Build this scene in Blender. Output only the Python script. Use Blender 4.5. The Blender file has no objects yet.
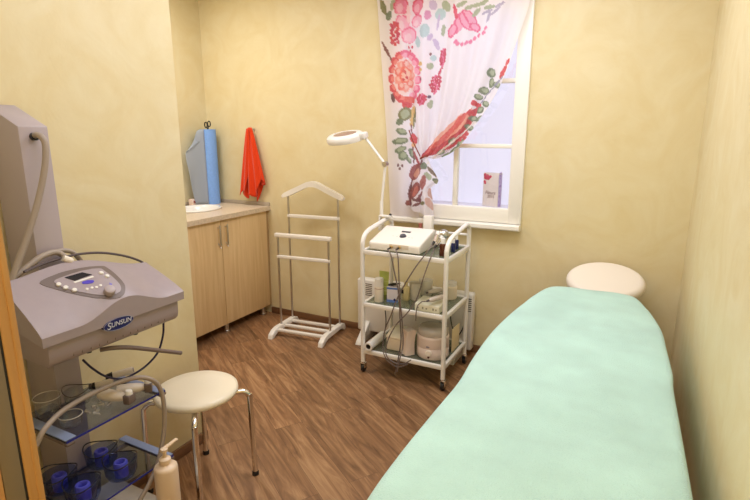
import bpy, bmesh, math, random
from math import sin, cos, pi, radians, sqrt, hypot, atan2, exp
from mathutils import Vector as V, Matrix, noise
random.seed(7)
S = bpy.context.scene
C = S.collection

# ------------------------------------------------------------------ camera, world, lights, exposure
YAW, PITCH, FPX, EYE = 27.4, 12.8, 515.0, 1.55
cam = bpy.data.cameras.new('camera')
cam.sensor_width = 36.0
cam.lens = 36.0 * FPX / 750.0
cam.clip_start = 0.05
camo = bpy.data.objects.new('camera', cam)
C.objects.link(camo)
camo.location = (0, 0, EYE)
camo.rotation_euler = (radians(90 - PITCH), 0, radians(YAW))
S.camera = camo

w = bpy.data.worlds.new('world')
w.use_nodes = True
S.world = w
w.node_tree.nodes['Background'].inputs[0].default_value = (1.0, 0.76, 0.40, 1)
w.node_tree.nodes['Background'].inputs[1].default_value = 1.35


def area(name, loc, rot, sx, sy, power, col):
    l = bpy.data.lights.new(name, 'AREA')
    l.shape = 'RECTANGLE'
    l.size, l.size_y = sx, sy
    l.energy = power
    l.color = col
    o = bpy.data.objects.new(name, l)
    C.objects.link(o)
    o.location = loc
    o.rotation_euler = rot
    return o


area('ceiling_bounce_front', (-0.80, 0.9, 2.70), (0, 0, 0), 1.3, 0.9, 8, (0.95, 0.98, 1.10))  # added soft light, imitates flash bounced off the ceiling; no fixture here
area('ceiling_bounce_back', (-0.85, 2.35, 2.70), (0, 0, 0), 1.3, 0.9, 19, (0.95, 0.98, 1.10))  # second added light for the ceiling bounce, towards the back wall
area('ceiling_lamp_alcove', (-2.85, 2.40, 2.70), (0, 0, 0), 0.5, 0.5, 13, (0.98, 0.96, 0.95))

vs = S.view_settings
vs.view_transform = 'Standard'
vs.look = 'None'
vs.exposure = 0.55
vs.gamma = 1.0
vs.use_curve_mapping = False

# ------------------------------------------------------------------ helpers
_y, _p = radians(YAW), radians(PITCH)
_F = V((-sin(_y) * cos(_p), cos(_y) * cos(_p), -sin(_p)))
_R = V((cos(_y), sin(_y), 0))
_U = _R.cross(_F)


def at(px, py, x=None, y=None, z=None):
    """point of the room seen at a pixel of the 750x500 photo, on the plane x=, y= or z="""
    d = _R * ((px - 375) / FPX) + _U * ((250 - py) / FPX) + _F
    if x is not None:
        t = x / d.x
    elif y is not None:
        t = y / d.y
    else:
        t = (z - EYE) / d.z
    return V((0, 0, EYE)) + d * t


def sc(r, g, b):
    f = lambda c: c / 12.92 if c <= 0.04045 else ((c + 0.055) / 1.055) ** 2.4
    return (f(r / 255), f(g / 255), f(b / 255), 1)


def mat(name, col, rough=0.5, metal=0.0, spec=0.5, sheen=0.0, coat=0.0, var=0.0, vscale=8.0, bump=0.0, bscale=60.0):
    m = bpy.data.materials.new(name)
    m.use_nodes = True
    nt = m.node_tree
    b = nt.nodes['Principled BSDF']
    b.inputs['Base Color'].default_value = col
    b.inputs['Roughness'].default_value = rough
    b.inputs['Metallic'].default_value = metal
    b.inputs['Specular IOR Level'].default_value = spec
    b.inputs['Sheen Weight'].default_value = sheen
    b.inputs['Coat Weight'].default_value = coat
    if var or bump:
        tc = nt.nodes.new('ShaderNodeTexCoord')
    if var:
        n = nt.nodes.new('ShaderNodeTexNoise')
        n.inputs['Scale'].default_value = vscale
        n.inputs['Detail'].default_value = 4
        nt.links.new(tc.outputs['Object'], n.inputs['Vector'])
        r = nt.nodes.new('ShaderNodeValToRGB')
        r.color_ramp.elements[0].position = 0.3
        r.color_ramp.elements[1].position = 0.7
        r.color_ramp.elements[0].color = tuple(c * (1 - var) for c in col[:3]) + (1,)
        r.color_ramp.elements[1].color = tuple(min(1, c * (1 + var)) for c in col[:3]) + (1,)
        nt.links.new(n.outputs['Fac'], r.inputs['Fac'])
        nt.links.new(r.outputs['Color'], b.inputs['Base Color'])
    if bump:
        n2 = nt.nodes.new('ShaderNodeTexNoise')
        n2.inputs['Scale'].default_value = bscale
        n2.inputs['Detail'].default_value = 3
        nt.links.new(tc.outputs['Object'], n2.inputs['Vector'])
        bp = nt.nodes.new('ShaderNodeBump')
        bp.inputs['Strength'].default_value = bump
        bp.inputs['Distance'].default_value = 0.01
        nt.links.new(n2.outputs['Fac'], bp.inputs['Height'])
        nt.links.new(bp.outputs['Normal'], b.inputs['Normal'])
    return m


def glassy(name, tint, gloss=0.12, rough=0.03, body=None, bodyw=0.0):
    """thin tinted pane or vessel wall: tinted transparency, a little gloss, optional body colour"""
    m = bpy.data.materials.new(name)
    m.use_nodes = True
    nt = m.node_tree
    nt.nodes.clear()
    out = nt.nodes.new('ShaderNodeOutputMaterial')
    tr = nt.nodes.new('ShaderNodeBsdfTransparent')
    tr.inputs[0].default_value = tint
    last = tr.outputs[0]
    if body:
        df = nt.nodes.new('ShaderNodeBsdfDiffuse')
        df.inputs[0].default_value = body
        mx = nt.nodes.new('ShaderNodeMixShader')
        mx.inputs[0].default_value = bodyw
        nt.links.new(last, mx.inputs[1])
        nt.links.new(df.outputs[0], mx.inputs[2])
        last = mx.outputs[0]
    gl = nt.nodes.new('ShaderNodeBsdfGlossy')
    gl.inputs['Roughness'].default_value = rough
    fr = nt.nodes.new('ShaderNodeLayerWeight')
    fr.inputs[0].default_value = 0.5
    pw = nt.nodes.new('ShaderNodeMath')
    pw.operation = 'POWER'
    pw.inputs[1].default_value = 4.0
    nt.links.new(fr.outputs['Facing'], pw.inputs[0])
    ad = nt.nodes.new('ShaderNodeMath')
    ad.operation = 'MULTIPLY_ADD'
    ad.inputs[1].default_value = 0.5
    ad.inputs[2].default_value = 0.02 + gloss * 0.2
    nt.links.new(pw.outputs[0], ad.inputs[0])
    mx = nt.nodes.new('ShaderNodeMixShader')
    nt.links.new(ad.outputs[0], mx.inputs[0])
    nt.links.new(last, mx.inputs[1])
    nt.links.new(gl.outputs[0], mx.inputs[2])
    nt.links.new(mx.outputs[0], out.inputs[0])
    return m


def spline(pts, n=6, closed=False):
    P = [V(p) for p in pts]
    if len(P) < 3:
        return P
    out = []
    m = len(P)
    rng = range(m) if closed else range(m - 1)
    for i in rng:
        if closed:
            p0, p1, p2, p3 = P[(i - 1) % m], P[i], P[(i + 1) % m], P[(i + 2) % m]
        else:
            p1, p2 = P[i], P[i + 1]
            p0 = P[i - 1] if i > 0 else p1 * 2 - p2
            p3 = P[i + 2] if i + 2 < m else p2 * 2 - p1
        for k in range(n):
            t = k / n
            out.append(0.5 * ((2 * p1) + (p2 - p0) * t + (2 * p0 - 5 * p1 + 4 * p2 - p3) * t * t + (3 * p1 - p0 - 3 * p2 + p3) * t ** 3))
    if not closed:
        out.append(P[-1])
    return out


class B:
    def __init__(self):
        self.bm = bmesh.new()

    def box(self, lo, hi, bev=0.0, seg=2, rot=None, piv=None):
        bm = self.bm
        r = bmesh.ops.create_cube(bm, size=1.0)
        vs_ = r['verts']
        lo, hi = V(lo), V(hi)
        c, s = (lo + hi) / 2, hi - lo
        for v in vs_:
            v.co = V((v.co.x * s.x, v.co.y * s.y, v.co.z * s.z)) + c
        if bev:
            es = list({e for v in vs_ for e in v.link_edges})
            bv = bmesh.ops.bevel(bm, geom=es, offset=bev, segments=seg, affect='EDGES', profile=0.5)
            vs_ = list({v for f in bv['faces'] for v in f.verts} | {v for v in vs_ if v.is_valid})
        if rot is not None:
            pv = V(piv) if piv is not None else c
            for v in vs_:
                v.co = rot @ (v.co - pv) + pv
        return self

    def tube(self, pts, r, seg=10, closed=False, smooth=0, cap=True):
        P = spline(pts, smooth, closed) if smooth else [V(p) for p in pts]
        n = len(P)
        rr = r if callable(r) else (lambda t: r)
        rings = []
        nrm = None
        for i in range(n):
            if closed:
                t = (P[(i + 1) % n] - P[i - 1]).normalized()
            else:
                t = (P[min(i + 1, n - 1)] - P[max(i - 1, 0)]).normalized()
            if nrm is None:
                a = V((0, 0, 1)) if abs(t.z) < 0.9 else V((1, 0, 0))
                nrm = t.cross(a).normalized()
            nrm = (nrm - t * nrm.dot(t)).normalized()
            bn = t.cross(nrm)
            rad = rr(i / max(1, n - 1))
            rings.append([self.bm.verts.new(P[i] + nrm * (rad * cos(2 * pi * k / seg)) + bn * (rad * sin(2 * pi * k / seg))) for k in range(seg)])
        for i in range(n if closed else n - 1):
            a, b = rings[i], rings[(i + 1) % n]
            off = 0
            if closed and i == n - 1:
                off = min(range(seg), key=lambda o: sum((a[k].co - b[(k + o) % seg].co).length for k in range(seg)))
            for k in range(seg):
                self.bm.faces.new((a[k], a[(k + 1) % seg], b[(k + 1 + off) % seg], b[(k + off) % seg]))
        if cap and not closed:
            self.bm.faces.new(rings[0][::-1])
            self.bm.faces.new(rings[-1])
        return self

    def lathe(self, prof, c, seg=24, axis=(0, 0, 1), sx=1.0, sy=1.0):
        """profile of (radius, height) about an axis through c"""
        ax = V(axis).normalized()
        q = V((0, 0, 1)).rotation_difference(ax)
        c = V(c)
        rings = []
        for r, h in prof:
            if r < 1e-6:
                rings.append([self.bm.verts.new(c + q @ V((0, 0, h)))])
            else:
                rings.append([self.bm.verts.new(c + q @ V((sx * r * cos(2 * pi * k / seg), sy * r * sin(2 * pi * k / seg), h))) for k in range(seg)])
        for a, b in zip(rings, rings[1:]):
            for k in range(seg):
                k2 = (k + 1) % seg
                if len(a) == 1 and len(b) == 1:
                    break
                if len(a) == 1:
                    self.bm.faces.new((a[0], b[k2], b[k]))
                elif len(b) == 1:
                    self.bm.faces.new((a[k], a[k2], b[0]))
                else:
                    self.bm.faces.new((a[k], a[k2], b[k2], b[k]))
        return self

    def prism(self, outline, vec, bev=0.0, seg=2):
        """planar outline (3D points) extruded along vec"""
        vec = V(vec)
        a = [self.bm.verts.new(V(p)) for p in outline]
        b = [self.bm.verts.new(V(p) + vec) for p in outline]
        fs = [self.bm.faces.new(a), self.bm.faces.new(b[::-1])]
        n = len(a)
        for i in range(n):
            fs.append(self.bm.faces.new((a[i], b[i], b[(i + 1) % n], a[(i + 1) % n])))
        if bev:
            es = list({e for f in fs for e in f.edges})
            bmesh.ops.bevel(self.bm, geom=es, offset=bev, segments=seg, affect='EDGES', profile=0.5)
        return self

    def ball(self, c, r, u=20, v=12, m=None):
        c = V(c)
        r = V(r) if not isinstance(r, (int, float)) else V((r, r, r))
        res = bmesh.ops.create_uvsphere(self.bm, u_segments=u, v_segments=v, radius=1.0)
        for q in res['verts']:
            p = V((q.co.x * r.x, q.co.y * r.y, q.co.z * r.z))
            q.co = (m @ p if m else p) + c
        return self

    def grid(self, fn, nu, nv, closed_u=False):
        vs_ = [[self.bm.verts.new(V(fn(i / nu, j / nv))) for i in range(nu + (0 if closed_u else 1))] for j in range(nv + 1)]
        for j in range(nv):
            for i in range(nu):
                i2 = (i + 1) % len(vs_[0])
                self.bm.faces.new((vs_[j][i], vs_[j][i2], vs_[j + 1][i2], vs_[j + 1][i]))
        return vs_

    def build(self, name, m, parent=None, thr=38, world=True, smooth=True, solid=0.0):
        bm = self.bm
        if parent is not None and world:
            inv = world_of(parent).inverted()
            for v in bm.verts:
                v.co = inv @ v.co
        bmesh.ops.recalc_face_normals(bm, faces=bm.faces[:])
        for f in bm.faces:
            f.smooth = smooth
        if smooth:
            for e in bm.edges:
                if len(e.link_faces) == 2 and e.calc_face_angle(0) > radians(thr):
                    e.smooth = False
        me = bpy.data.meshes.new(name)
        bm.to_mesh(me)
        bm.free()
        o = bpy.data.objects.new(name, me)
        C.objects.link(o)
        if m:
            me.materials.append(m)
        if parent is not None:
            o.parent = parent
        if solid:
            md = o.modifiers.new('thickness', 'SOLIDIFY')
            md.thickness = solid
            md.offset = 0
        return o


def world_of(o):
    m = Matrix.LocRotScale(o.location, o.rotation_euler, o.scale)
    return world_of(o.parent) @ m if o.parent else m


def tag(o, label, cat, group=None, kind=None):
    if label:
        o['label'] = label
    if cat:
        o['category'] = cat
    if group:
        o['group'] = group
    if kind:
        o['kind'] = kind
    return o


def thing(name, label, cat, loc=(0, 0, 0), rz=0.0, group=None):
    o = bpy.data.objects.new(name, None)
    o.empty_display_size = 0.05
    C.objects.link(o)
    o.location = loc
    o.rotation_euler = (0, 0, rz)
    return tag(o, label, cat, group)


def copy_tree(o, parent=None):
    c = o.copy()
    C.objects.link(c)
    if parent is not None:
        c.parent = parent
    for ch in list(o.children):
        copy_tree(ch, c)
    return c


def struct(o):
    o['kind'] = 'structure'
    return o


def text(name, s, m, parent, origin, right, up, size, shear=0.0, ext=0.0006):
    cu = bpy.data.curves.new(name, 'FONT')
    cu.body = s
    cu.size = size
    cu.shear = shear
    cu.extrude = ext
    cu.align_x = 'CENTER'
    cu.align_y = 'CENTER'
    tmp = bpy.data.objects.new(name + '_curve', cu)
    C.objects.link(tmp)
    dg = bpy.context.evaluated_depsgraph_get()
    me = bpy.data.meshes.new_from_object(tmp.evaluated_get(dg))
    bpy.data.objects.remove(tmp)
    r, u = V(right).normalized(), V(up).normalized()
    n = r.cross(u)
    M = Matrix(((r.x, u.x, n.x, origin[0]), (r.y, u.y, n.y, origin[1]), (r.z, u.z, n.z, origin[2]), (0, 0, 0, 1)))
    me.transform((world_of(parent).inverted() if parent else Matrix()) @ M)
    me.materials.clear()
    me.materials.append(m)
    o = bpy.data.objects.new(name, me)
    C.objects.link(o)
    if parent:
        o.parent = parent
    return o


# ------------------------------------------------------------------ materials
def plaster():
    m = bpy.data.materials.new('venetian_plaster')
    m.use_nodes = True
    nt = m.node_tree
    b = nt.nodes['Principled BSDF']
    b.inputs['Roughness'].default_value = 0.48
    b.inputs['Specular IOR Level'].default_value = 0.35
    tc = nt.nodes.new('ShaderNodeTexCoord')
    n1 = nt.nodes.new('ShaderNodeTexNoise')
    n1.inputs['Scale'].default_value = 3.4
    n1.inputs['Detail'].default_value = 7
    n1.inputs['Roughness'].default_value = 0.62
    n1.inputs['Distortion'].default_value = 1.6
    nt.links.new(tc.outputs['Object'], n1.inputs['Vector'])
    r = nt.nodes.new('ShaderNodeValToRGB')
    e = r.color_ramp.elements
    e[0].position, e[0].color = 0.25, (0.700, 0.575, 0.315, 1)
    e[1].position, e[1].color = 0.75, (0.765, 0.675, 0.445, 1)
    nt.links.new(n1.outputs['Fac'], r.inputs['Fac'])
    nt.links.new(r.outputs['Color'], b.inputs['Base Color'])
    r2 = nt.nodes.new('ShaderNodeMapRange')
    r2.inputs[1].default_value, r2.inputs[2].default_value = 0.3, 0.7
    r2.inputs[3].default_value, r2.inputs[4].default_value = 0.52, 0.42
    nt.links.new(n1.outputs['Fac'], r2.inputs[0])
    nt.links.new(r2.outputs[0], b.inputs['Roughness'])
    n2 = nt.nodes.new('ShaderNodeTexNoise')
    n2.inputs['Scale'].default_value = 9
    n2.inputs['Detail'].default_value = 5
    n2.inputs['Distortion'].default_value = 0.8
    nt.links.new(tc.outputs['Object'], n2.inputs['Vector'])
    bp = nt.nodes.new('ShaderNodeBump')
    bp.inputs['Strength'].default_value = 0.10
    bp.inputs['Distance'].default_value = 0.02
    nt.links.new(n2.outputs['Fac'], bp.inputs['Height'])
    nt.links.new(bp.outputs['Normal'], b.inputs['Normal'])
    return m


def planks():
    m = bpy.data.materials.new('wood_plank_floor')
    m.use_nodes = True
    nt = m.node_tree
    L = nt.links.new
    b = nt.nodes['Principled BSDF']
    tc = nt.nodes.new('ShaderNodeTexCoord')
    mp = nt.nodes.new('ShaderNodeMapping')
    mp.inputs['Rotation'].default_value = (0, 0, radians(-FLOOR_ANGLE))
    L(tc.outputs['Object'], mp.inputs['Vector'])
    br = nt.nodes.new('ShaderNodeTexBrick')
    br.offset = 0.37
    br.inputs['Scale'].default_value = 1.0
    br.inputs['Brick Width'].default_value = 0.92
    br.inputs['Row Height'].default_value = 0.152
    br.inputs['Mortar Size'].default_value = 0.0007
    br.inputs['Mortar Smooth'].default_value = 0.1
    br.inputs['Color1'].default_value = (0.0, 0.0, 0.0, 1)
    br.inputs['Color2'].default_value = (1.0, 1.0, 1.0, 1)
    br.inputs['Mortar'].default_value = (0.5, 0.5, 0.5, 1)
    L(mp.outputs['Vector'], br.inputs['Vector'])
    st = nt.nodes.new('ShaderNodeMapping')
    st.inputs['Scale'].default_value = (1.5, 13.0, 1.0)
    L(mp.outputs['Vector'], st.inputs['Vector'])
    ad = nt.nodes.new('ShaderNodeVectorMath')
    ad.operation = 'MULTIPLY_ADD'
    ad.inputs[1].default_value = (7.3, 3.1, 5.7)
    L(br.outputs['Color'], ad.inputs[0])
    L(st.outputs['Vector'], ad.inputs[2])
    n = nt.nodes.new('ShaderNodeTexNoise')
    n.inputs['Scale'].default_value = 1.8
    n.inputs['Detail'].default_value = 8
    n.inputs['Roughness'].default_value = 0.62
    n.inputs['Distortion'].default_value = 1.1
    L(ad.outputs[0], n.inputs['Vector'])
    ramp = nt.nodes.new('ShaderNodeValToRGB')
    e = ramp.color_ramp.elements
    e[0].position, e[0].color = 0.28, sc(96, 66, 44)
    e[1].position, e[1].color = 0.74, sc(182, 142, 102)
    k = ramp.color_ramp.elements.new(0.5)
    k.color = sc(142, 103, 70)
    L(n.outputs['Fac'], ramp.inputs['Fac'])
    hs = nt.nodes.new('ShaderNodeHueSaturation')
    mr = nt.nodes.new('ShaderNodeMapRange')
    mr.inputs[3].default_value, mr.inputs[4].default_value = 0.80, 1.16
    sep = nt.nodes.new('ShaderNodeSeparateColor')
    L(br.outputs['Color'], sep.inputs[0])
    L(sep.outputs[0], mr.inputs[0])
    L(mr.outputs[0], hs.inputs['Value'])
    L(ramp.outputs['Color'], hs.inputs['Color'])
    mx = nt.nodes.new('ShaderNodeMix')
    mx.data_type = 'RGBA'
    mx.inputs[7].default_value = sc(70, 46, 30)
    L(br.outputs['Fac'], mx.inputs[0])
    L(hs.outputs['Color'], mx.inputs[6])
    L(mx.outputs[2], b.inputs['Base Color'])
    b.inputs['Roughness'].default_value = 0.42
    b.inputs['Specular IOR Level'].default_value = 0.4
    bp = nt.nodes.new('ShaderNodeBump')
    bp.inputs['Strength'].default_value = 0.08
    bp.inputs['Distance'].default_value = 0.01
    L(n.outputs['Fac'], bp.inputs['Height'])
    L(bp.outputs['Normal'], b.inputs['Normal'])
    return m


def grain(name, c1, c2, scale=(14, 14, 0.9), rough=0.42):
    m = bpy.data.materials.new(name)
    m.use_nodes = True
    nt = m.node_tree
    L = nt.links.new
    b = nt.nodes['Principled BSDF']
    tc = nt.nodes.new('ShaderNodeTexCoord')
    mp = nt.nodes.new('ShaderNodeMapping')
    mp.inputs['Scale'].default_value = scale
    L(tc.outputs['Object'], mp.inputs['Vector'])
    n = nt.nodes.new('ShaderNodeTexNoise')
    n.inputs['Scale'].default_value = 2.2
    n.inputs['Detail'].default_value = 6
    n.inputs['Distortion'].default_value = 0.7
    L(mp.outputs['Vector'], n.inputs['Vector'])
    r = nt.nodes.new('ShaderNodeValToRGB')
    r.color_ramp.elements[0].position, r.color_ramp.elements[0].color = 0.3, c1
    r.color_ramp.elements[1].position, r.color_ramp.elements[1].color = 0.7, c2
    L(n.outputs['Fac'], r.inputs['Fac'])
    L(r.outputs['Color'], b.inputs['Base Color'])
    b.inputs['Roughness'].default_value = rough
    return m


def curtain_cloth():
    m = bpy.data.materials.new('printed_curtain_cloth')
    m.use_nodes = True
    nt = m.node_tree
    L = nt.links.new
    nt.nodes.clear()
    out = nt.nodes.new('ShaderNodeOutputMaterial')
    at_ = nt.nodes.new('ShaderNodeVertexColor')
    at_.layer_name = 'print'
    df = nt.nodes.new('ShaderNodeBsdfDiffuse')
    tl = nt.nodes.new('ShaderNodeBsdfTranslucent')
    mx = nt.nodes.new('ShaderNodeMixShader')
    mx.inputs[0].default_value = 0.58
    L(at_.outputs[0], df.inputs[0])
    L(at_.outputs[0], tl.inputs[0])
    L(df.outputs[0], mx.inputs[1])
    L(tl.outputs[0], mx.inputs[2])
    L(mx.outputs[0], out.inputs[0])
    return m


def translucent(name, col, f=0.4):
    m = bpy.data.materials.new(name)
    m.use_nodes = True
    nt = m.node_tree
    L = nt.links.new
    nt.nodes.clear()
    out = nt.nodes.new('ShaderNodeOutputMaterial')
    df = nt.nodes.new('ShaderNodeBsdfDiffuse')
    tl = nt.nodes.new('ShaderNodeBsdfTranslucent')
    mx = nt.nodes.new('ShaderNodeMixShader')
    mx.inputs[0].default_value = f
    df.inputs[0].default_value = col
    tl.inputs[0].default_value = col
    L(df.outputs[0], mx.inputs[1])
    L(tl.outputs[0], mx.inputs[2])
    L(mx.outputs[0], out.inputs[0])
    return m


def emit(name, col, s):
    m = bpy.data.materials.new(name)
    m.use_nodes = True
    nt = m.node_tree
    b = nt.nodes['Principled BSDF']
    b.inputs['Base Color'].default_value = (0.3, 0.3, 0.3, 1)
    b.inputs['Emission Color'].default_value = col
    b.inputs['Emission Strength'].default_value = s
    return m


FLOOR_ANGLE = 147.0
PLASTER = plaster()
FLOOR = planks()
WHITE = mat('white_painted_frame', sc(240, 236, 228), 0.35)
CEIL = mat('white_ceiling_paint', (0.80, 0.78, 0.74, 1), 0.9)
SKIRT = grain('dark_brown_skirting', sc(104, 72, 48), sc(136, 98, 66), (1.2, 14, 14))
BIRCH = grain('pale_birch_laminate', sc(214, 180, 130), sc(230, 200, 152))
JAMBW = grain('honey_wood_jamb', sc(176, 132, 78), sc(192, 148, 92))
DOORW = grain('orange_wood_door', sc(184, 132, 74), sc(200, 150, 90))
SEAL = mat('black_rubber', (0.012, 0.012, 0.012, 1), 0.6)
GREYD = mat('grey_door_stile', sc(122, 108, 86), 0.5)
STONE = mat('beige_speckled_worktop', sc(214, 196, 172), 0.35, var=0.12, vscale=70)
STEEL = mat('brushed_steel', (0.62, 0.60, 0.57, 1), 0.28, 1.0)
CHROME = mat('chrome', (0.82, 0.80, 0.78, 1), 0.08, 1.0)
CERAM = mat('white_ceramic', (0.86, 0.85, 0.83, 1), 0.12, coat=0.4)
WPLAST = mat('white_plastic', (0.80, 0.77, 0.73, 1), 0.32)
WPOWD = mat('white_powder_coated_tube', (0.84, 0.81, 0.77, 1), 0.30)
CREAM = mat('cream_vinyl', (0.82, 0.74, 0.58, 1), 0.34, bump=0.05, bscale=90)
PALEVIN = mat('off_white_vinyl', (0.84, 0.76, 0.67, 1), 0.38)
GREY = mat('grey_machine_plastic', sc(160, 147, 152), 0.42, var=0.02, vscale=40)
GREYL = mat('light_grey_machine_plastic', sc(174, 162, 166), 0.40)
GREYDK = mat('taupe_panel', sc(112, 98, 94), 0.45)
HOSE = mat('grey_rubber_hose', sc(160, 146, 134), 0.45)
CORD = mat('dark_grey_cord', sc(86, 74, 76), 0.5)
CORDB = mat('dark_blue_cord', sc(40, 34, 70), 0.5)
BLACK = mat('black_plastic', (0.015, 0.014, 0.014, 1), 0.35)
NAVY = mat('navy_badge', sc(22, 20, 92), 0.3)
SILVER = mat('silver_print', (0.62, 0.62, 0.70, 1), 0.5)
RIMB = mat('dull_badge_rim', (0.30, 0.29, 0.36, 1), 0.5)
BLUEPR = mat('violet_blue_print', sc(72, 50, 190), 0.4)
LCD = mat('dark_screen', (0.02, 0.02, 0.03, 1), 0.1)
BLUEGL = glassy('blue_tinted_glass', (0.66, 0.72, 0.88, 1), 0.12, 0.06)
BLUEEDGE = mat('blue_glass_edge', sc(44, 52, 140), 0.2)
SHELFEND = mat('frosted_blue_strip', sc(132, 146, 180), 0.4)
CUPGL = glassy('navy_tinted_plastic_cup', (0.64, 0.69, 0.86, 1), 0.15, 0.05)
CUPRIM = mat('dark_navy_cup_rim', sc(24, 26, 54), 0.2)
RING = mat('violet_blue_ring', sc(82, 86, 206), 0.4)
CLEAR = glassy('clear_glass', (0.93, 0.94, 0.94, 1), 0.25, 0.02)
CLEARRIM = mat('glass_rim', (0.55, 0.52, 0.50, 1), 0.1)
GREENGL = glassy('grey_green_shelf_glass', (0.62, 0.68, 0.60, 1), 0.25, 0.06, (0.30, 0.34, 0.27, 1), 0.30)
MINT = mat('mint_terry_cloth', sc(186, 224, 216), 0.95, spec=0.15, sheen=0.3, var=0.09, vscale=5, bump=0.5, bscale=240)
ORANGE = mat('orange_red_terry', sc(222, 62, 16), 0.95, spec=0.15, sheen=0.3, bump=0.5, bscale=260)
ROLLB = mat('blue_nonwoven_sheet', sc(128, 172, 240), 0.8, var=0.05, vscale=60, bump=0.2, bscale=180)
CURT = curtain_cloth()

# ------------------------------------------------------------------ room shell
YB = 3.43        # face of the back wall
XR = 0.26        # face of the right wall
XP = -1.88       # face of the partition on the left
YP = 1.712       # end of the partition
XA = -3.43       # left wall of the alcove
ZC = 2.75
WX0, WX1, WZ0, WZ1 = -1.615, -0.70, 0.965, 2.37     # window opening

b = B(); b.box((-3.6, -1.2, -0.1), (0.45, 3.7, 0.0)); struct(b.build('floor', FLOOR))
b = B(); b.box((-3.6, -1.2, ZC), (0.45, 3.7, ZC + 0.1)); struct(b.build('ceiling', CEIL))
b = B()
b.box((XA - 0.15, YB, 0), (WX0, YB + 0.15, ZC))
b.box((WX1, YB, 0), (XR + 0.15, YB + 0.15, ZC))
b.box((WX0, YB, 0), (WX1, YB + 0.15, WZ0))
b.box((WX0, YB, WZ1), (WX1, YB + 0.15, ZC))
struct(b.build('wall_back', PLASTER))
b = B(); b.box((XR, -1.2, 0), (XR + 0.15, YB, ZC)); struct(b.build('wall_right', PLASTER))
b = B(); b.box((XA - 0.15, 0.498, 0), (XP, YP, ZC), 0.004); struct(b.build('wall_left', PLASTER))
b = B(); b.box((XA - 0.15, YP, 0), (XA, YB, ZC)); struct(b.build('wall_alcove', PLASTER))
b = B(); b.box((-2.80, YB - 0.014, 0), (XR, YB, 0.055), 0.004); struct(b.build('baseboard_back', SKIRT))
b = B(); b.box((XP, 0.51, 0), (XP + 0.014, YP + 0.014, 0.055), 0.004)
b.box((-2.80, YP, 0), (XP, YP + 0.014, 0.055), 0.004)
struct(b.build('baseboard_left', grain('dark_brown_skirting_side', sc(104, 72, 48), sc(136, 98, 66), (14, 1.2, 14))))
b = B(); b.box((XR - 0.014, 0.4, 0), (XR, YB - 0.014, 0.055), 0.004); struct(b.build('baseboard_right', SKIRT))

b = B(); b.box((XA - 0.15, 0.38, 0), (-1.072, 0.497, ZC)); struct(b.build('wall_front', PLASTER))
# door frame at the near left
d1 = bpy.data.objects.new('door_1', None); C.objects.link(d1); struct(d1)
b = B(); b.box((-1.07, 0.466, 0), (-1.003, 0.494, 2.2), 0.002); b.box((-1.05, 0.482, 0), (-1.0, 0.494, 2.2), 0.003)
b.build('jamb', JAMBW, d1)
b = B(); b.box((-1.06, 0.462, 0), (-1.006, 0.466, 2.2)); b.build('rubber_seal', SEAL, d1)
b = B(); b.box((-1.05, 0.428, 0), (-1.004, 0.462, 2.2), 0.003); b.build('stile', GREYD, d1)
b = B(); b.box((-1.05, 0.30, 0), (-1.004, 0.428, 2.2), 0.003); b.build('door_leaf', DOORW, d1)

# window: white frame with a glazed, backlit display recess behind it
wn = bpy.data.objects.new('window_1', None); C.objects.link(wn); wn.location = (-1.16, YB, WZ0); struct(wn)
FY0, FY1 = YB - 0.022, YB + 0.045
IX0, IX1, IZ0, IZ1 = WX0 + 0.085, -0.777, 1.058, 2.285
b = B()
b.box((WX0 - 0.01, FY0, WZ0 - 0.005), (IX0, FY1, WZ1), 0.006)
b.box((IX1, FY0, WZ0 - 0.005), (WX1 + 0.012, FY1, WZ1), 0.006)
b.box((IX0 - 0.01, FY0, WZ0 - 0.005), (IX1 + 0.01, FY1, IZ0), 0.006)
b.box((IX0 - 0.01, FY0, IZ1), (IX1 + 0.01, FY1, WZ1), 0.006)
b.build('frame', WHITE, wn)
b = B()
mx_ = -1.153
b.box((mx_ - 0.016, YB - 0.008, IZ0 - 0.005), (mx_ + 0.016, FY1 - 0.01, IZ1 + 0.005), 0.005)
for z in (1.466, 1.874):
    b.box((IX0 - 0.005, YB - 0.010, z - 0.014), (IX1 + 0.005, FY1 - 0.012, z + 0.014), 0.005)
b.build('glazing_bars', WHITE, wn)
b = B(); b.box((IX0 - 0.005, YB + 0.016, IZ0 - 0.005), (IX1 + 0.005, YB + 0.020, IZ1 + 0.005))
b.build('glass_pane', glassy('window_glass', (0.97, 0.97, 1.0, 1), 0.2, 0.02), wn)
b = B()
prof = [(YB, 0.958), (YB - 0.062, 0.958), (YB - 0.070, 0.950), (YB - 0.070, 0.928), (YB - 0.062, 0.920), (YB - 0.02, 0.916), (YB, 0.916)]
b.prism([(WX0 - 0.02, y, z) for y, z in prof], (WX1 - WX0 + 0.02 + 0.012, 0, 0))
b.build('sill', WHITE, wn)
NW = mat('recess_paint', (0.82, 0.80, 0.84, 1), 0.7)
b = B()
ny0, ny1 = YB + 0.15, YB + 0.22
b.box((WX0 - 0.05, ny0, WZ0 - 0.02), (WX0, ny1, WZ1 + 0.02))
b.box((WX1, ny0, WZ0 - 0.02), (WX1 + 0.05, ny1, WZ1 + 0.02))
b.box((WX0, ny0, WZ1), (WX1, ny1, WZ1 + 0.04))
b.box((WX0, ny0, WZ0 - 0.04), (WX1, ny1, WZ0))
b.box((IX0 - 0.02, YB + 0.045, IZ0 - 0.03), (IX1 + 0.02, ny1, IZ0 - 0.004))
b.build('recess', NW, wn)
b = B(); b.box((WX0, ny1, WZ0), (WX1, ny1 + 0.02, WZ1))
b.build('backlit_panel', emit('lavender_backlight', (0.86, 0.84, 1.0, 1), 0.58), wn)

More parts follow.
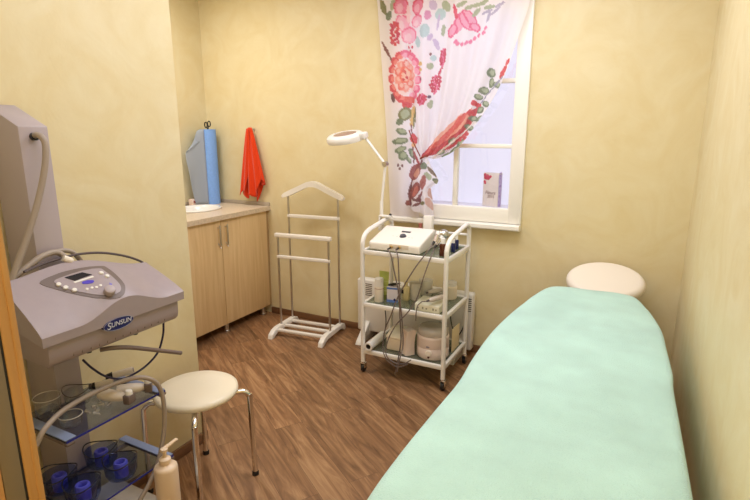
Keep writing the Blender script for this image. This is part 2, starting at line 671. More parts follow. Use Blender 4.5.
# ------------------------------------------------------------------ massage couch and its cover
BZ = 0.70
OUT = [(-0.490, 0.70), (-0.520, 0.95), (-0.526, 1.15), (-0.522, 1.40), (-0.516, 1.63), (-0.530, 1.85), (-0.536, 2.10), (-0.528, 2.30), (-0.508, 2.52),
       (-0.474, 2.74), (-0.432, 2.92), (-0.385, 2.99), (-0.28, 3.010), (-0.16, 3.022), (-0.03, 3.018), (0.032, 2.985), (0.075, 2.86), (0.115, 2.70), (0.148, 2.50), (0.160, 2.30),
       (0.172, 2.08), (0.170, 1.95), (0.178, 1.70), (0.186, 1.45), (0.192, 1.25), (0.198, 1.05), (0.196, 0.70), (-0.13, 0.66)]
loop = spline([(x, y, 0) for x, y in OUT], 6, True)
cx0 = -0.165


def axis_pt(p):
    return V((cx0 + (p.x - cx0) * 0.02, min(2.72, max(0.95, p.y * 0.93 + 0.10)), 0))


b = B()
rings = []
NL = len(loop)
FR = [0.03, 0.12, 0.22, 0.32, 0.42, 0.52, 0.61, 0.70, 0.78, 0.85, 0.91, 0.955]
for f in FR:
    row = []
    for p in loop:
        q = axis_pt(p).lerp(p, f)
        z = BZ + 0.010 * noise.noise(V((q.x * 2.6, q.y * 2.2, 0.3))) + 0.005 * noise.noise(V((q.x * 7, q.y * 5, 2.0)))
        z += 0.007 * exp(-((q.y - 2.12 - 0.05 * sin(6 * q.x)) / 0.045) ** 2)      # seam ridge of the backrest joint
        z += 0.004 * exp(-((q.y - 1.55 + 0.12 * q.x) / 0.03) ** 2)
        z -= 0.010 * max(0, (f - 0.75) / 0.25) ** 2
        row.append(b.bm.verts.new((q.x, q.y, z)))
    rings.append(row)
prof = [(0.985, -0.016, 0), (1.0, -0.032, 0.0), (1.0, -0.055, 0.003), (1.0, -0.10, 0.006), (1.0, -0.16, 0.010), (1.0, -0.23, 0.014), (1.0, -0.30, 0.018)]
for f, dz, o in prof:
    row = []
    for i, p in enumerate(loop):
        t = (loop[(i + 1) % NL] - loop[i - 1]).normalized()
        nrm = V((t.y, -t.x, 0))
        if nrm.dot(p - axis_pt(p)) < 0:
            nrm = -nrm
        wv = 0.5 + 0.5 * sin(i * 0.9 + 1.7 * sin(i * 0.23))
        q = axis_pt(p).lerp(p, f) + nrm * (o * wv * 0.9)
        row.append(b.bm.verts.new((q.x, q.y, BZ + dz - (0.004 * wv if dz < -0.2 else 0))))
    rings.append(row)
for a, c in zip(rings, rings[1:]):
    for k in range(NL):
        b.bm.faces.new((a[k], a[(k + 1) % NL], c[(k + 1) % NL], c[k]))
cap_ = b.bm.faces.new(rings[0])
bmesh.ops.triangulate(b.bm, faces=[cap_], quad_method='BEAUTY', ngon_method='BEAUTY')
sheet = b.build('couch_cover', MINT, None, thr=180)
tag(sheet, 'mint green terry cover spread over the massage couch', 'bed cover')

couch = thing('massage_couch', 'long massage couch with cream oval headrest beside the right wall', 'massage couch', (-0.165, 1.85, 0))
b = B()


def inset(p, d):
    v = p - V((cx0, max(1.0, min(2.6, p.y)), 0))
    return p - v.normalized() * d


ins = [inset(p, 0.022) for p in loop]
b.prism([(p.x, p.y, 0.595) for p in ins], (0, 0, 0.068), 0.012)
b.build('mattress', PALEVIN, couch)
ins2 = [inset(p, 0.06) for p in loop]
b = B(); b.prism([(p.x, p.y, 0.55) for p in ins2[::2]], (0, 0, 0.044)); b.build('bed_frame', WPOWD, couch)
for x in (-0.38, 0.05):
    for y in (0.95, 2.68):
        b = B(); b.box((x - 0.025, y - 0.025, 0.0), (x + 0.025, y + 0.025, 0.55), 0.006); b.build('leg', WPOWD, couch)
# tilted oval headrest on a bracket
b = B()
rx = Matrix.Rotation(radians(27), 3, 'X')
hc = V((-0.140, 3.215, 0.690))
prf = []
for k in range(0, 13):
    a = -pi / 2 + pi * k / 12
    prf.append((max(0.0, 0.215 - 0.036 + 0.036 * cos(a)) if 0 < k < 12 else 0.0, 0.036 * sin(a)))
prf = [(0, -0.036), (0.12, -0.036)] + [(0.18 + 0.036 * cos(-pi / 2 + pi * k / 10), 0.036 * sin(-pi / 2 + pi * k / 10)) for k in range(11)] + [(0.12, 0.040), (0, 0.042)]
b.lathe(prf, (0, 0, 0), 48, (0, 0, 1), 1.0, 0.74)
for v in b.bm.verts:
    v.co = rx @ v.co + hc
b.build('headrest', PALEVIN, couch, thr=60)
for x in (-0.25, -0.07):
    b = B()
    b.tube([(x, 2.84, 0.552), (x, 2.86, 0.40), (x, 2.90, 0.362), (x, 3.08, 0.362), (x, 3.14, 0.40), (x, 3.17, 0.63)], 0.010, 8)
    b.build('headrest_bracket', STEEL, couch)

# ------------------------------------------------------------------ alcove: worktop, cabinet, basin and what stands there
CZ = 0.95
XF = -2.80
wt = thing('worktop', 'beige speckled worktop along the alcove wall with inset basin', 'countertop', (-3.12, 2.88, CZ))
b = B()
SKC, SKR = V((-3.16, 2.99, CZ)), (0.155, 0.20)
N = 48
inner = [(SKC.x + SKR[0] * cos(2 * pi * k / N), SKC.y + SKR[1] * sin(2 * pi * k / N)) for k in range(N)]
x0, x1, y0, y1 = XA, XF + 0.028, 2.32, YB


def rect_hit(a):
    dx, dy = cos(a), sin(a)
    tx = ((x1 if dx > 0 else x0) - SKC.x) / dx if abs(dx) > 1e-6 else 1e9
    ty = ((y1 if dy > 0 else y0) - SKC.y) / dy if abs(dy) > 1e-6 else 1e9
    t = min(tx, ty)
    return (SKC.x + dx * t, SKC.y + dy * t)


outer = [rect_hit(2 * pi * k / N) for k in range(N)]
for cxy in ((x0, y0), (x0, y1), (x1, y0), (x1, y1)):
    i = min(range(N), key=lambda k: hypot(outer[k][0] - cxy[0], outer[k][1] - cxy[1]))
    outer[i] = cxy
ti = [b.bm.verts.new((x, y, CZ)) for x, y in inner]
to = [b.bm.verts.new((x, y, CZ)) for x, y in outer]
bi = [b.bm.verts.new((x, y, CZ - 0.036)) for x, y in inner]
bo = [b.bm.verts.new((x, y, CZ - 0.036)) for x, y in outer]
for k in range(N):
    j = (k + 1) % N
    b.bm.faces.new((ti[k], to[k], to[j], ti[j]))
    b.bm.faces.new((bi[k], bi[j], bo[j], bo[k]))
    b.bm.faces.new((to[k], bo[k], bo[j], to[j]))
    b.bm.faces.new((ti[k], ti[j], bi[j], bi[k]))
b.build('slab', STONE, wt)
b = B()
b.box((XA + 0.012, YB - 0.014, CZ), (XF + 0.026, YB - 0.001, CZ + 0.030), 0.003)
b.box((XA + 0.001, 2.33, CZ), (XA + 0.014, YB - 0.014, CZ + 0.026), 0.003)
b.build('edge_strip', mat('grey_sealing_strip', sc(178, 164, 146), 0.35), wt)

sk = thing('wash_basin', 'white oval wash basin set into the beige worktop', 'basin', SKC)
b = B()
prf = [(1.10, 0.002), (1.12, 0.010), (1.08, 0.016), (1.0, 0.013), (0.95, 0.0), (0.90, -0.04), (0.78, -0.09), (0.5, -0.125), (0.12, -0.135), (0.0, -0.135)]
b.lathe([(r * 0.15, h) for r, h in prf], SKC, 48, (0, 0, 1), 1.0, SKR[1] / SKR[0])
b.build('bowl', CERAM, sk, thr=70)
b = B(); b.lathe([(0.018, 0), (0.018, 0.004), (0.010, 0.006), (0, 0.006)], SKC + V((0, 0, -0.134)), 20); b.build('drain', CHROME, sk)

cb = thing('base_cabinet', 'pale birch two door base cabinet under the worktop', 'cabinet', (-3.12, 2.88, 0))
cy0, cy1 = 2.345, 3.405
b = B()
CH = CZ - 0.037
b.box((XA + 0.02, cy0, 0.085), (XF - 0.022, cy0 + 0.018, CH))
b.box((XA + 0.02, cy1 - 0.018, 0.085), (XF - 0.022, cy1, CH))
b.box((XA + 0.02, cy0 + 0.018, 0.085), (XF - 0.022, cy1 - 0.018, 0.103))
b.box((XA + 0.02, cy0 + 0.018, 0.103), (XA + 0.028, cy1 - 0.018, CH))
b.build('body', BIRCH, cb)
b = B(); b.box((XF - 0.02, cy1 + 0.002, 0.08), (XF - 0.004, YB - 0.001, CH - 0.003)); b.build('filler_strip', grain('brown_filler', sc(170, 136, 96), sc(186, 150, 108)), cb)
ym = 2.872
for (a0, a1, hy) in ((ym + 0.002, cy1 - 0.001, ym + 0.042), (cy0 + 0.001, ym - 0.002, ym - 0.036)):
    b = B(); b.box((XF - 0.02, a0, 0.078), (XF - 0.001, a1, CH - 0.003), 0.0015)
    dr = b.build('door', BIRCH, cb)
    b = B()
    b.tube([(XF - 0.002, hy, 0.735), (XF + 0.022, hy, 0.70)], 0.004, 8)
    b.tube([(XF - 0.002, hy, 0.855), (XF + 0.022, hy, 0.855)], 0.004, 8)
    b.box((XF + 0.018, hy - 0.007, 0.715), (XF + 0.027, hy + 0.007, 0.875), 0.003)
    b.build('handle', STEEL, dr)
for y in (2.42, 2.90, 3.35):
    for x in (-3.33, -2.842):
        b = B(); b.lathe([(0.024, 0.0), (0.024, 0.012), (0.020, 0.016), (0.020, 0.070), (0.022, 0.072), (0.022, 0.085), (0, 0.085)], (x, y, 0), 20)
        b.lathe([(0, 0.0), (0.024, 0.0)], (x, y, 0), 20)
        b.build('leg', STEEL, cb)

# blue roll of disposable sheeting with a loose end
RC = at(213.0, 203.5, z=CZ)
RC.z = CZ + 0.0008
RC.y = min(RC.y, YB - 0.085)
RC.x = max(RC.x, XA + 0.085)
pr_ = thing('sheeting_roll', 'tall blue roll of disposable sheeting standing in the alcove corner', 'paper roll', RC)
b = B()
RH, RR = 0.63, 0.064
b.lathe([(0.020, 0), (RR, 0), (RR, RH), (0.020, RH), (0.020, 0)], RC, 40)
b.build('roll', ROLLB, pr_)
FL = translucent('grey_blue_loose_sheet', sc(206, 214, 226), 0.55)
b = B()
tl_, tr_ = V((RC.x, RC.y - 0.049, 0)), None


def flap(u, v):
    # u: 0 at the roll -> 1 free edge, v: 0 bottom -> 1 top
    wid = 0.165 * (0.62 + 0.38 * sin(min(1, v * 1.15) * pi * 0.62)) * (1.0 if v < 0.80 else 1 - (v - 0.80) * 4.2 * u)
    top = RH * (v - 0.16 * u * u * max(0, v - 0.5) * 2)
    d = V((-0.25, -1.0, 0)).normalized()
    p = V((RC.x + 0.020, RC.y - RR - 0.001, CZ + 0.002)) + d * (wid * u) + V((-0.03 * sin(u * 2.6) + 0.006 * sin(v * 9 + u * 4) * u, 0, top))
    return p


b.grid(flap, 14, 24)
b.build('loose_end', FL, pr_, thr=180, solid=0.0008)

sci = thing('scissors', 'black handled scissors standing in the top of the blue roll', 'scissors', RC + V((0, 0, RH)))
b = B()
for s in (-1, 1):
    c = RC + V((0.016 * s, 0, RH + 0.040 + 0.004 * s))
    b.tube([c + V((0.015 * cos(a), 0.002 * s, 0.022 * sin(a))) for a in [2 * pi * k / 16 for k in range(16)]], 0.0048, 8, True)
    b.tube([c + V((-0.008 * s, 0, -0.02)), RC + V((0.002 * s, 0, RH - 0.01))], 0.0045, 8)
b.build('handles', BLACK, sci)
b = B(); b.box(RC + V((-0.007, -0.001, RH - 0.11)), RC + V((0.007, 0.001, RH - 0.005))); b.build('blades', STEEL, sci)

pb = at(188, 205, z=CZ)
pb.x = max(pb.x, XA + 0.06)
bx = thing('soap_box', 'small pink and white box standing behind the basin', 'box', pb)
b = B(); b.box(pb + V((-0.02, -0.03, 0.0005)), pb + V((0.02, 0.03, 0.055)), 0.002); b.build('carton', mat('pale_pink_carton', sc(236, 214, 204), 0.5), bx)
b = B(); b.box(pb + V((0.0201, -0.012, 0.022)), pb + V((0.0208, 0.012, 0.042))); b.build('print_patch', mat('brown_red_print', sc(150, 80, 70), 0.5), bx)

# orange towel on a hook
TX = at(251.5, 128, y=YB - 0.03)
tz = lambda py: at(252, py, y=YB - 0.03).z
hk = thing('wall_hook', 'small metal hook holding the orange towel on the wall', 'hook', (TX.x, YB, TX.z))
b = B(); b.lathe([(0, 0), (0.014, 0), (0.014, 0.004), (0, 0.004)], (TX.x, YB, TX.z - 0.012), 16, (0, -1, 0)); b.build('plate', STEEL, hk)
b = B(); b.tube([(TX.x, YB - 0.003, TX.z - 0.012), (TX.x, YB - 0.022, TX.z - 0.014), (TX.x, YB - 0.030, TX.z - 0.002), (TX.x, YB - 0.030, TX.z + 0.006)], 0.003, 8, smooth=4); b.build('peg', STEEL, hk)
b = B()
zt = TX.z


def towel(u, v):
    a = 2 * pi * u
    # the hem hangs lowest in the middle, higher at the right, a short lobe at the left
    c_ = cos(a)
    L_ = 0.585 - 0.15 * max(0, c_) ** 1.3 - 0.045 * max(0, -c_) + 0.03 * sin(5 * a + 0.6)
    wd = 0.016 + 0.080 * (v ** 0.75)
    dp = 0.012 + 0.024 * v ** 0.5
    rip = 1 + 0.16 * v * sin(5 * a + 2.0 * v) + 0.10 * v * sin(9 * a + 1.0)
    x = wd * c_ * rip + 0.016 * v
    y = dp * sin(a) * (1 + 0.55 * v * sin(7 * a + 1.3))
    return (TX.x + x, YB - 0.052 + y * 0.9, zt + 0.004 - L_ * v)


b.grid(towel, 72, 30, True)


def corner(u, v):
    # overlapping front corner that falls to the left
    s_ = u * 2 - 1
    x = -0.004 + (0.010 + 0.050 * v ** 0.8) * s_ - 0.052 * v
    L_ = 0.53 * v - 0.22 * max(0, s_) * v + 0.02 * sin(5 * s_) * v
    y = -0.022 - 0.022 * v ** 0.5 * cos(s_ * 1.35) - 0.008 * v * sin(6 * s_)
    return (TX.x + x, YB - 0.054 + y, zt - 0.004 - L_)


b.grid(corner, 24, 24)
tw = b.build('hand_towel', ORANGE, None, thr=180, solid=0.004)
tag(tw, 'orange red towel hanging on the back wall above the worktop', 'towel')

# ------------------------------------------------------------------ valet stand
va = thing('valet_stand', 'white and steel clothes valet stand before the back wall', 'clothes stand', (-2.25, 3.2, 0), 0.0)
WWOOD = mat('white_lacquered_wood', (0.84, 0.79, 0.72, 1), 0.35)
VL, VR = -2.466, -2.034
for x in (VL, VR):
    b = B()
    pr2 = [(2.955, 0.0), (2.985, 0.0), (3.02, 0.028), (3.06, 0.034), (3.28, 0.034), (3.315, 0.028), (3.345, 0.0), (3.375, 0.0), (3.378, 0.022), (3.355, 0.055), (3.31, 0.068), (3.06, 0.068), (3.01, 0.060), (2.968, 0.034)]
    b.prism([(x - 0.02, y, z) for y, z in pr2], (0.04, 0, 0), 0.004)
    b.build('foot', WWOOD, va)
for y in (3.05, 3.16, 3.27):
    b = B(); b.box((VL + 0.018, y - 0.015, 0.038), (VR - 0.018, y + 0.015, 0.060), 0.006); b.build('base_rail', WWOOD, va)
for x in (VL, VR):
    b = B(); b.tube([(x, 3.13, 0.06), (x, 3.13, 0.775)], 0.0085, 12); b.build('front_post', STEEL, va)
    b = B(); b.tube([(x, 3.305, 0.06), (x, 3.305, 1.085)], 0.0085, 12); b.build('rear_post', STEEL, va)
b = B(); b.box((VL - 0.022, 3.112, 0.772), (VR + 0.022, 3.150, 0.804), 0.007); b.build('trouser_bar', WWOOD, va)
b = B(); b.box((VL - 0.012, 3.12, 0.605), (VR + 0.012, 3.140, 0.632), 0.006); b.build('lower_bar', WWOOD, va)
b = B(); b.box((VL - 0.012, 3.296, 0.898), (VR + 0.012, 3.316, 0.926), 0.006); b.build('crossbar', WWOOD, va)
b = B()
up = spline([(-0.282, 0, 1.062), (-0.268, 0, 1.086), (-0.207, 0, 1.115), (-0.122, 0, 1.150), (-0.047, 0, 1.182), (0, 0, 1.190), (0.047, 0, 1.182), (0.122, 0, 1.150), (0.207, 0, 1.115), (0.268, 0, 1.086), (0.282, 0, 1.062)], 5)
lo = spline([(0.278, 0, 1.052), (0.226, 0, 1.066), (0.132, 0, 1.104), (0.047, 0, 1.140), (0, 0, 1.146), (-0.047, 0, 1.140), (-0.132, 0, 1.104), (-0.226, 0, 1.066), (-0.278, 0, 1.052)], 5)
b.prism([((VL + VR) / 2 + p.x * 0.95, 3.286, p.z) for p in up + lo], (0, 0.042, 0), 0.006)
b.build('jacket_hanger', WWOOD, va)
va.location.x += 0.012
va.location.y -= 0.012
va.rotation_euler = (0, 0, radians(6))

# ------------------------------------------------------------------ stool
st = thing('stool', 'round cream stool on four bent chrome legs', 'stool', (-1.63, 1.46, 0))
b = B()
prf = [(0, 0.442), (0.155, 0.442), (0.170, 0.446), (0.176, 0.456), (0.174, 0.468), (0.160, 0.476), (0.10, 0.481), (0, 0.483)]
b.lathe(prf, (-1.63, 1.46, 0), 56); b.build('seat', CREAM, st, thr=60)
for k in range(4):
    a = radians(43 + 90 * k)
    d = V((cos(a), sin(a), 0)); c = V((-1.63, 1.46, 0))
    b = B()
    b.tube([c + d * 0.03 + V((0, 0, 0.4285)), c + d * 0.165 + V((0, 0, 0.4285)), c + d * 0.197 + V((0, 0, 0.426)), c + d * 0.216 + V((0, 0, 0.408)), c + d * 0.222 + V((0, 0, 0.375)), c + d * 0.228 + V((0, 0, 0.012))], 0.0128, 14, smooth=5)
    lg = b.build('leg', CHROME, st)
    b = B(); b.lathe([(0, 0), (0.0152, 0), (0.0152, 0.018), (0.0125, 0.022), (0.0, 0.022)], c + d * 0.228, 16); b.build('rubber_foot', BLACK, lg)

# ------------------------------------------------------------------ convector heater
HX0, HX1 = -1.865, -0.955
he = thing('convector_heater', 'white wall convector heater behind the trolley', 'heater', (-1.41, 3.34, 0))
b = B(); b.box((HX0, 3.300, 0.055), (HX1, 3.375, 0.47), 0.014, 3); hb = b.build('casing', WPLAST, he)
DSLOT = mat('dark_slot', (0.10, 0.08, 0.06, 1), 0.8)
for x0_, x1_ in ((at(365.5, 290, y=3.3).x, at(372, 290, y=3.3).x), (at(465.5, 304, y=3.3).x, at(471.5, 304, y=3.3).x)):
    b = B()
    for k in range(7):
        z = 0.345 + 0.0145 * k
        b.box((x0_, 3.2988, z), (x1_, 3.3005, z + 0.006))
    b.build('vent_grille', DSLOT, hb)
for x in (HX0 + 0.09, HX1 - 0.09):
    b = B()
    b.prism([(x - 0.022, 3.14, 0.0), (x - 0.022, 3.16, 0.022), (x - 0.022, 3.292, 0.14), (x - 0.022, 3.302, 0.14), (x - 0.022, 3.375, 0.06), (x - 0.022, 3.40, 0.0)], (0.044, 0, 0), 0.003)
    b.build('foot', WPLAST, he)
b = B()
b.tube([at(384, 300, y=3.28), at(386, 322, y=3.275), at(383, 338, y=3.26), at(381, 345, y=3.25)], 0.004, 8, smooth=5)
b.build('power_cord', BLACK, he)
b = B()
b.tube([at(450, 312, y=3.28), at(452, 326, y=3.265), at(457, 336, y=3.26), at(462, 330, y=3.262), at(464, 324, y=3.285)], 0.004, 8, smooth=5)
b.build('power_cord', BLACK, he)

# ------------------------------------------------------------------ trolley
TL, TR, TF, TB = -1.527, -0.970, 2.775, 3.20
tr = thing('trolley', 'white three tier wheeled trolley with glass shelves under the window', 'trolley', (-1.25, 2.99, 0))
for x in (TL, TR):
    b = B()
    path = [(x, TF, 0.075), (x, TF, 0.30), (x, TF, 0.60), (x, TF, 0.84), (x, TF + 0.004, 0.885), (x, TF + 0.030, 0.922), (x, TF + 0.085, 0.945), (x, TF + 0.20, 0.962), (x, TB - 0.08, 0.978), (x, TB - 0.03, 0.972), (x, TB - 0.005, 0.945), (x, TB, 0.90), (x, TB, 0.60), (x, TB, 0.30), (x, TB, 0.075)]
    b.tube(path, 0.0145, 12, smooth=4)
    b.build('side_frame', WPOWD, tr)
SZ = (0.834, 0.486, 0.164)
for z in SZ:
    b = B()
    b.box((TL + 0.008, TF - 0.010, z - 0.028), (TR - 0.008, TF + 0.010, z), 0.003)
    b.box((TL + 0.008, TB - 0.010, z - 0.028), (TR - 0.008, TB + 0.010, z), 0.003)
    b.box((TL - 0.010, TF + 0.008, z - 0.028), (TL + 0.010, TB - 0.008, z), 0.003)
    b.box((TR - 0.010, TF + 0.008, z - 0.028), (TR + 0.010, TB - 0.008, z), 0.003)
    sh = b.build('shelf_frame', WPOWD, tr)
    b = B(); b.box((TL + 0.009, TF + 0.009, z - 0.012), (TR - 0.009, TB - 0.009, z - 0.006)); b.build('glass_shelf', GREENGL, sh)
b = B(); b.tube([(TL, TB, 0.905), (TR, TB, 0.905)], 0.008, 10); b.build('rear_rail', WPOWD, tr)
for x in (TL, TR):
    for y in (TF, TB):
        b = B()
        b.lathe([(0, 0.062), (0.011, 0.062), (0.011, 0.088), (0, 0.088)], (x, y, 0), 12)
        b.box((x - 0.016, y - 0.010, 0.030), (x - 0.012, y + 0.022, 0.064), 0.001)
        b.box((x + 0.012, y - 0.010, 0.030), (x + 0.016, y + 0.022, 0.064), 0.001)
        b.box((x - 0.016, y - 0.012, 0.060), (x + 0.016, y + 0.022, 0.066), 0.002)
        ca = b.build('caster', CHROME, tr)
        b = B(); b.lathe([(0, -0.010), (0.020, -0.011), (0.027, -0.008), (0.027, 0.008), (0.020, 0.011), (0, 0.010)], (x, y + 0.008, 0.0272), 24, (1, 0, 0)); b.build('wheel', BLACK, ca)

ST = lambda z: z - 0.0054       # surface of a glass shelf

# physiotherapy unit on the top shelf
S1, S2, S3 = (ST(z) for z in SZ)
dv = thing('galvanic_unit', 'white sloping control box on the top trolley shelf', 'device', (-1.31, 2.92, S1))
b = B()
x0_, x1_ = -1.494, -1.150
prd = [(2.800, S1 + 0.006), (2.797, S1 + 0.050), (2.806, S1 + 0.060), (3.040, S1 + 0.120), (3.062, S1 + 0.118), (3.070, S1 + 0.105), (3.070, S1 + 0.006)]
b.prism([(x0_, y, z) for y, z in prd], (x1_ - x0_, 0, 0), 0.008, 3)
dc = b.build('case', mat('warm_white_case', (0.84, 0.79, 0.72, 1), 0.3), dv)
for x in (x0_ + 0.03, x1_ - 0.03):
    for y in (2.83, 3.03):
        b = B(); b.lathe([(0, 0), (0.010, 0), (0.010, 0.008), (0, 0.008)], (x, y, S1), 12); b.build('rubber_foot', BLACK, dv)
kslope = 0.060 / 0.234
nrm = V((0, -kslope, 1)).normalized()


def top_at(px, py):
    # point of the sloping lid under a photo pixel
    lo_, hi_ = 2.78, 3.06
    for _ in range(40):
        m_ = (lo_ + hi_) / 2
        p = at(px, py, y=m_)
        if p.z > S1 + 0.060 + (m_ - 2.806) * kslope:
            lo_ = m_
        else:
            hi_ = m_
    return p


kp = top_at(403, 236.5)
b = B(); b.lathe([(0.022, -0.002), (0.022, 0.003), (0.018, 0.005), (0.0175, 0.012), (0, 0.012)], kp, 24, nrm); b.build('dial', mat('dark_grey_dial', (0.07, 0.07, 0.09, 1), 0.4), dc)
dp_ = top_at(406.5, 232)
q_ = V((0, 0, 1)).rotation_difference(nrm).to_matrix()
b = B(); b.box(dp_ + V((-0.033, -0.010, -0.002)), dp_ + V((0.030, 0.010, 0.0015)), 0.0005, 1, q_, dp_); b.build('display', LCD, dc)
GMARK = mat('grey_marks', (0.35, 0.32, 0.30, 1), 0.5)
for px, py in ((393, 236), (397, 236.5), (409, 237.5), (412, 238)):
    p = top_at(px, py)
    b = B(); b.lathe([(0.003, -0.001), (0.003, 0.001), (0, 0.001)], p, 10, nrm); b.build('indicator_dot', GMARK, dc)
b = B()
pl = at(398, 247, y=2.798)
b.box(pl + V((-0.060, -0.0015, -0.012)), pl + V((0.070, 0.004, 0.013)), 0.001); b.build('socket_plate', mat('beige_plate', sc(214, 200, 180), 0.4), dc)
JK = [at(390.5, 247.5, y=2.79), at(398.5, 248, y=2.79)]
BRASS = mat('brass_socket', (0.60, 0.45, 0.22, 1), 0.3, 1.0)
for j in JK:
    b = B(); b.lathe([(0, -0.012), (0.010, -0.012), (0.010, 0.004), (0.006, 0.006), (0, 0.006)], j + V((0.004, 0, 0.002)), 14, (0, -1, 0)); b.build('socket', BRASS, dc)
    b = B(); b.tube([j + V((0.002, -0.006, 0)), j + V((-0.004, -0.030, -0.006))], 0.0055, 10); b.build('plug', BLACK, dc)
YC = 2.742


def cord(name, pts, r, m, parent, n=6):
    b = B()
    b.tube(pts, r, 8, smooth=n)
    return b.build(name, m, parent)


j0, j1 = (j + V((-0.004, -0.030, -0.006)) for j in JK)
GC = mat('grey_lead', sc(112, 98, 94), 0.5)
cord('lead', [j0, at(391, 256, y=YC), at(395, 275, y=YC), at(399, 296, y=YC - .004), at(400, 318, y=YC), at(401, 340, y=YC - .004), at(398, 360, y=YC - 0.02), at(395, 374, y=YC - 0.02)], 0.0042, GC, dv)
cord('lead', [j1, at(398, 258, y=YC - .008), at(399, 280, y=YC - .008), at(400, 300, y=YC - .012), at(402, 320, y=YC - .01), at(403, 345, y=YC - .012), at(400, 358, y=YC - 0.05), at(397, 372, y=YC - 0.06)], 0.0042, GC, dv)

# two chrome wands leaning beside the unit, with leads of their own
def wand(name, label, p0, p1, lead):
    p0, p1 = V(p0), V(p1)
    t = thing(name, label, 'electrode wand', p0, 0, None)
    d = p1 - p0
    b = B(); b.tube([p0 + d * 0.22, p0 + d * 0.75], 0.010, 14); b.build('grip', CHROME, t)
    b = B(); b.tube([p0 + d * 0.75, p0 + d * 0.8, p1], 0.0135, 14); b.build('head', WPLAST, t)
    b = B(); b.tube([p0, p0 + d * 0.22], lambda u: 0.006 + 0.003 * u, 12); b.build('end_cap', BLACK, t)
    cord('lead', [p0] + lead, 0.0038, GC, t)
    return t


W0 = at(432.5, 245, y=2.792); W1 = at(438.5, 232.5, y=2.905)
W2 = at(434.5, 248, y=2.83); W3 = at(442, 237, y=2.925)
wand('electrode_wand', 'chrome wand resting against the white control box, nearer its corner', W0, W1,
     [at(428, 251, y=2.756), at(424, 256, y=2.748), at(415, 268, y=YC - .016), at(405, 284, y=YC - .02), at(397, 299, y=YC - .02), at(391, 315, y=YC - .016), at(385, 330, y=YC - .016), at(383, 348, y=YC - .02), at(387, 360, y=YC - .03), at(398, 367, y=YC - .03), at(408, 364, y=YC - .026)])
wand('electrode_wand', 'chrome wand beside the brown bottle on the top trolley shelf', W2, W3,
     [at(430.5, 258, y=2.755), at(424, 276, y=YC - .02), at(417, 298, y=YC - .026), at(408, 312, y=YC - .026), at(396, 325, y=YC - .026), at(388, 340, y=YC - .03), at(386, 354, y=YC - .036), at(393, 362, y=YC - .04), at(403, 364, y=YC - .04), at(411, 360, y=YC - .03)])

def bottle(name, label, cat, base, r, h, m, capm=None, ch=0.02, cr=0.5, band=None, bandm=None, group=None, shoulder=0.15, neck=0.45):
    base = V(base)
    t = thing(name, label, cat, base, 0, group)
    b = B()
    hs = h - (ch if capm else 0)
    b.lathe([(0, 0.0), (r * 0.92, 0.0), (r, r * 0.12), (r, hs * (1 - shoulder)), (r * 0.88, hs * (1 - shoulder * 0.5)), (r * neck, hs * (1 - shoulder * 0.1)), (r * neck, hs), (0, hs)], base, 28)
    bo = b.build('body', m, t)
    if capm:
        b = B(); b.lathe([(0, -0.004), (r * cr, -0.004), (r * cr, ch * 0.9), (r * cr * 0.85, ch), (0, ch)], base + V((0, 0, hs)), 24); b.build('cap', capm, t)
    if band:
        b = B()
        b.lathe([(r * 1.0 + 0.0006, h * band[0]), (r * 1.0 + 0.0006, h * band[1])], base, 28); b.build('label_band', bandm, bo)
    return t


p = at(441.5, 256.5, z=S1); p.y += 0.022
BROWN = mat('brown_glass_bottle', sc(84, 34, 16), 0.15)
bottle('dropper_bottle', 'small brown bottle with white cap on the top trolley shelf', 'bottle', p, 0.022, 0.108, BROWN, WPLAST, 0.030, 0.62)
DBLUE = mat('dark_blue_bottle', sc(34, 40, 90), 0.2)
p = at(453.2, 252, z=S1)
bottle('small_bottle', 'dark blue bottle inside the right trolley handle, nearer of two', 'bottle', p, 0.015, 0.080, DBLUE, WPLAST, 0.02, 0.6, group='blue bottles on the top shelf')
p = at(456.4, 249, z=S1)
bottle('small_bottle', 'dark blue bottle inside the right trolley handle, farther of two', 'bottle', p, 0.014, 0.086, DBLUE, WPLAST, 0.022, 0.6, group='blue bottles on the top shelf')
# round grey mirror head standing behind the wands
p = at(443.5, 242, y=3.03); p.z = S1
dm = thing('round_massager', 'round chrome massager head standing behind the two wands', 'massager', p)
b = B(); b.lathe([(0, 0), (0.026, 0), (0.028, 0.006), (0.016, 0.016), (0.013, 0.060), (0.020, 0.068), (0, 0.07)], p, 24); b.build('stem', WPLAST, dm)
b = B(); b.ball(p + V((0, 0, 0.098)), (0.034, 0.034, 0.032)); b.build('ball_head', STEEL, dm)
# white carton and a small printed bottle between unit and sill
p = at(428.5, 226, y=3.135)
wb = thing('white_carton', 'upright white carton behind the control box on the trolley', 'box', (p.x, p.y, S1))
b = B(); b.box((p.x - 0.030, p.y - 0.022, S1 + 0.0005), (p.x + 0.030, p.y + 0.022, at(428, 215.5, y=p.y).z), 0.004); b.build('carton', WPLAST, wb)
p = at(420.5, 226, y=3.13)
sb = thing('lotion_vial', 'small printed vial behind the control box beside white carton', 'vial', (p.x, p.y, S1))
b = B(); b.lathe([(0, 0), (0.015, 0), (0.016, 0.004), (0.016, 0.105), (0.010, 0.112), (0, 0.112)], (p.x, p.y, S1), 20); b.build('body', mat('pale_pink_vial', sc(206, 170, 160), 0.4, var=0.5, vscale=38), sb)
b = B(); b.lathe([(0, 0.110), (0.0135, 0.110), (0.0135, 0.138), (0, 0.140)], (p.x, p.y, S1), 20); b.build('cap', mat('brown_red_cap', sc(156, 92, 78), 0.4), sb)

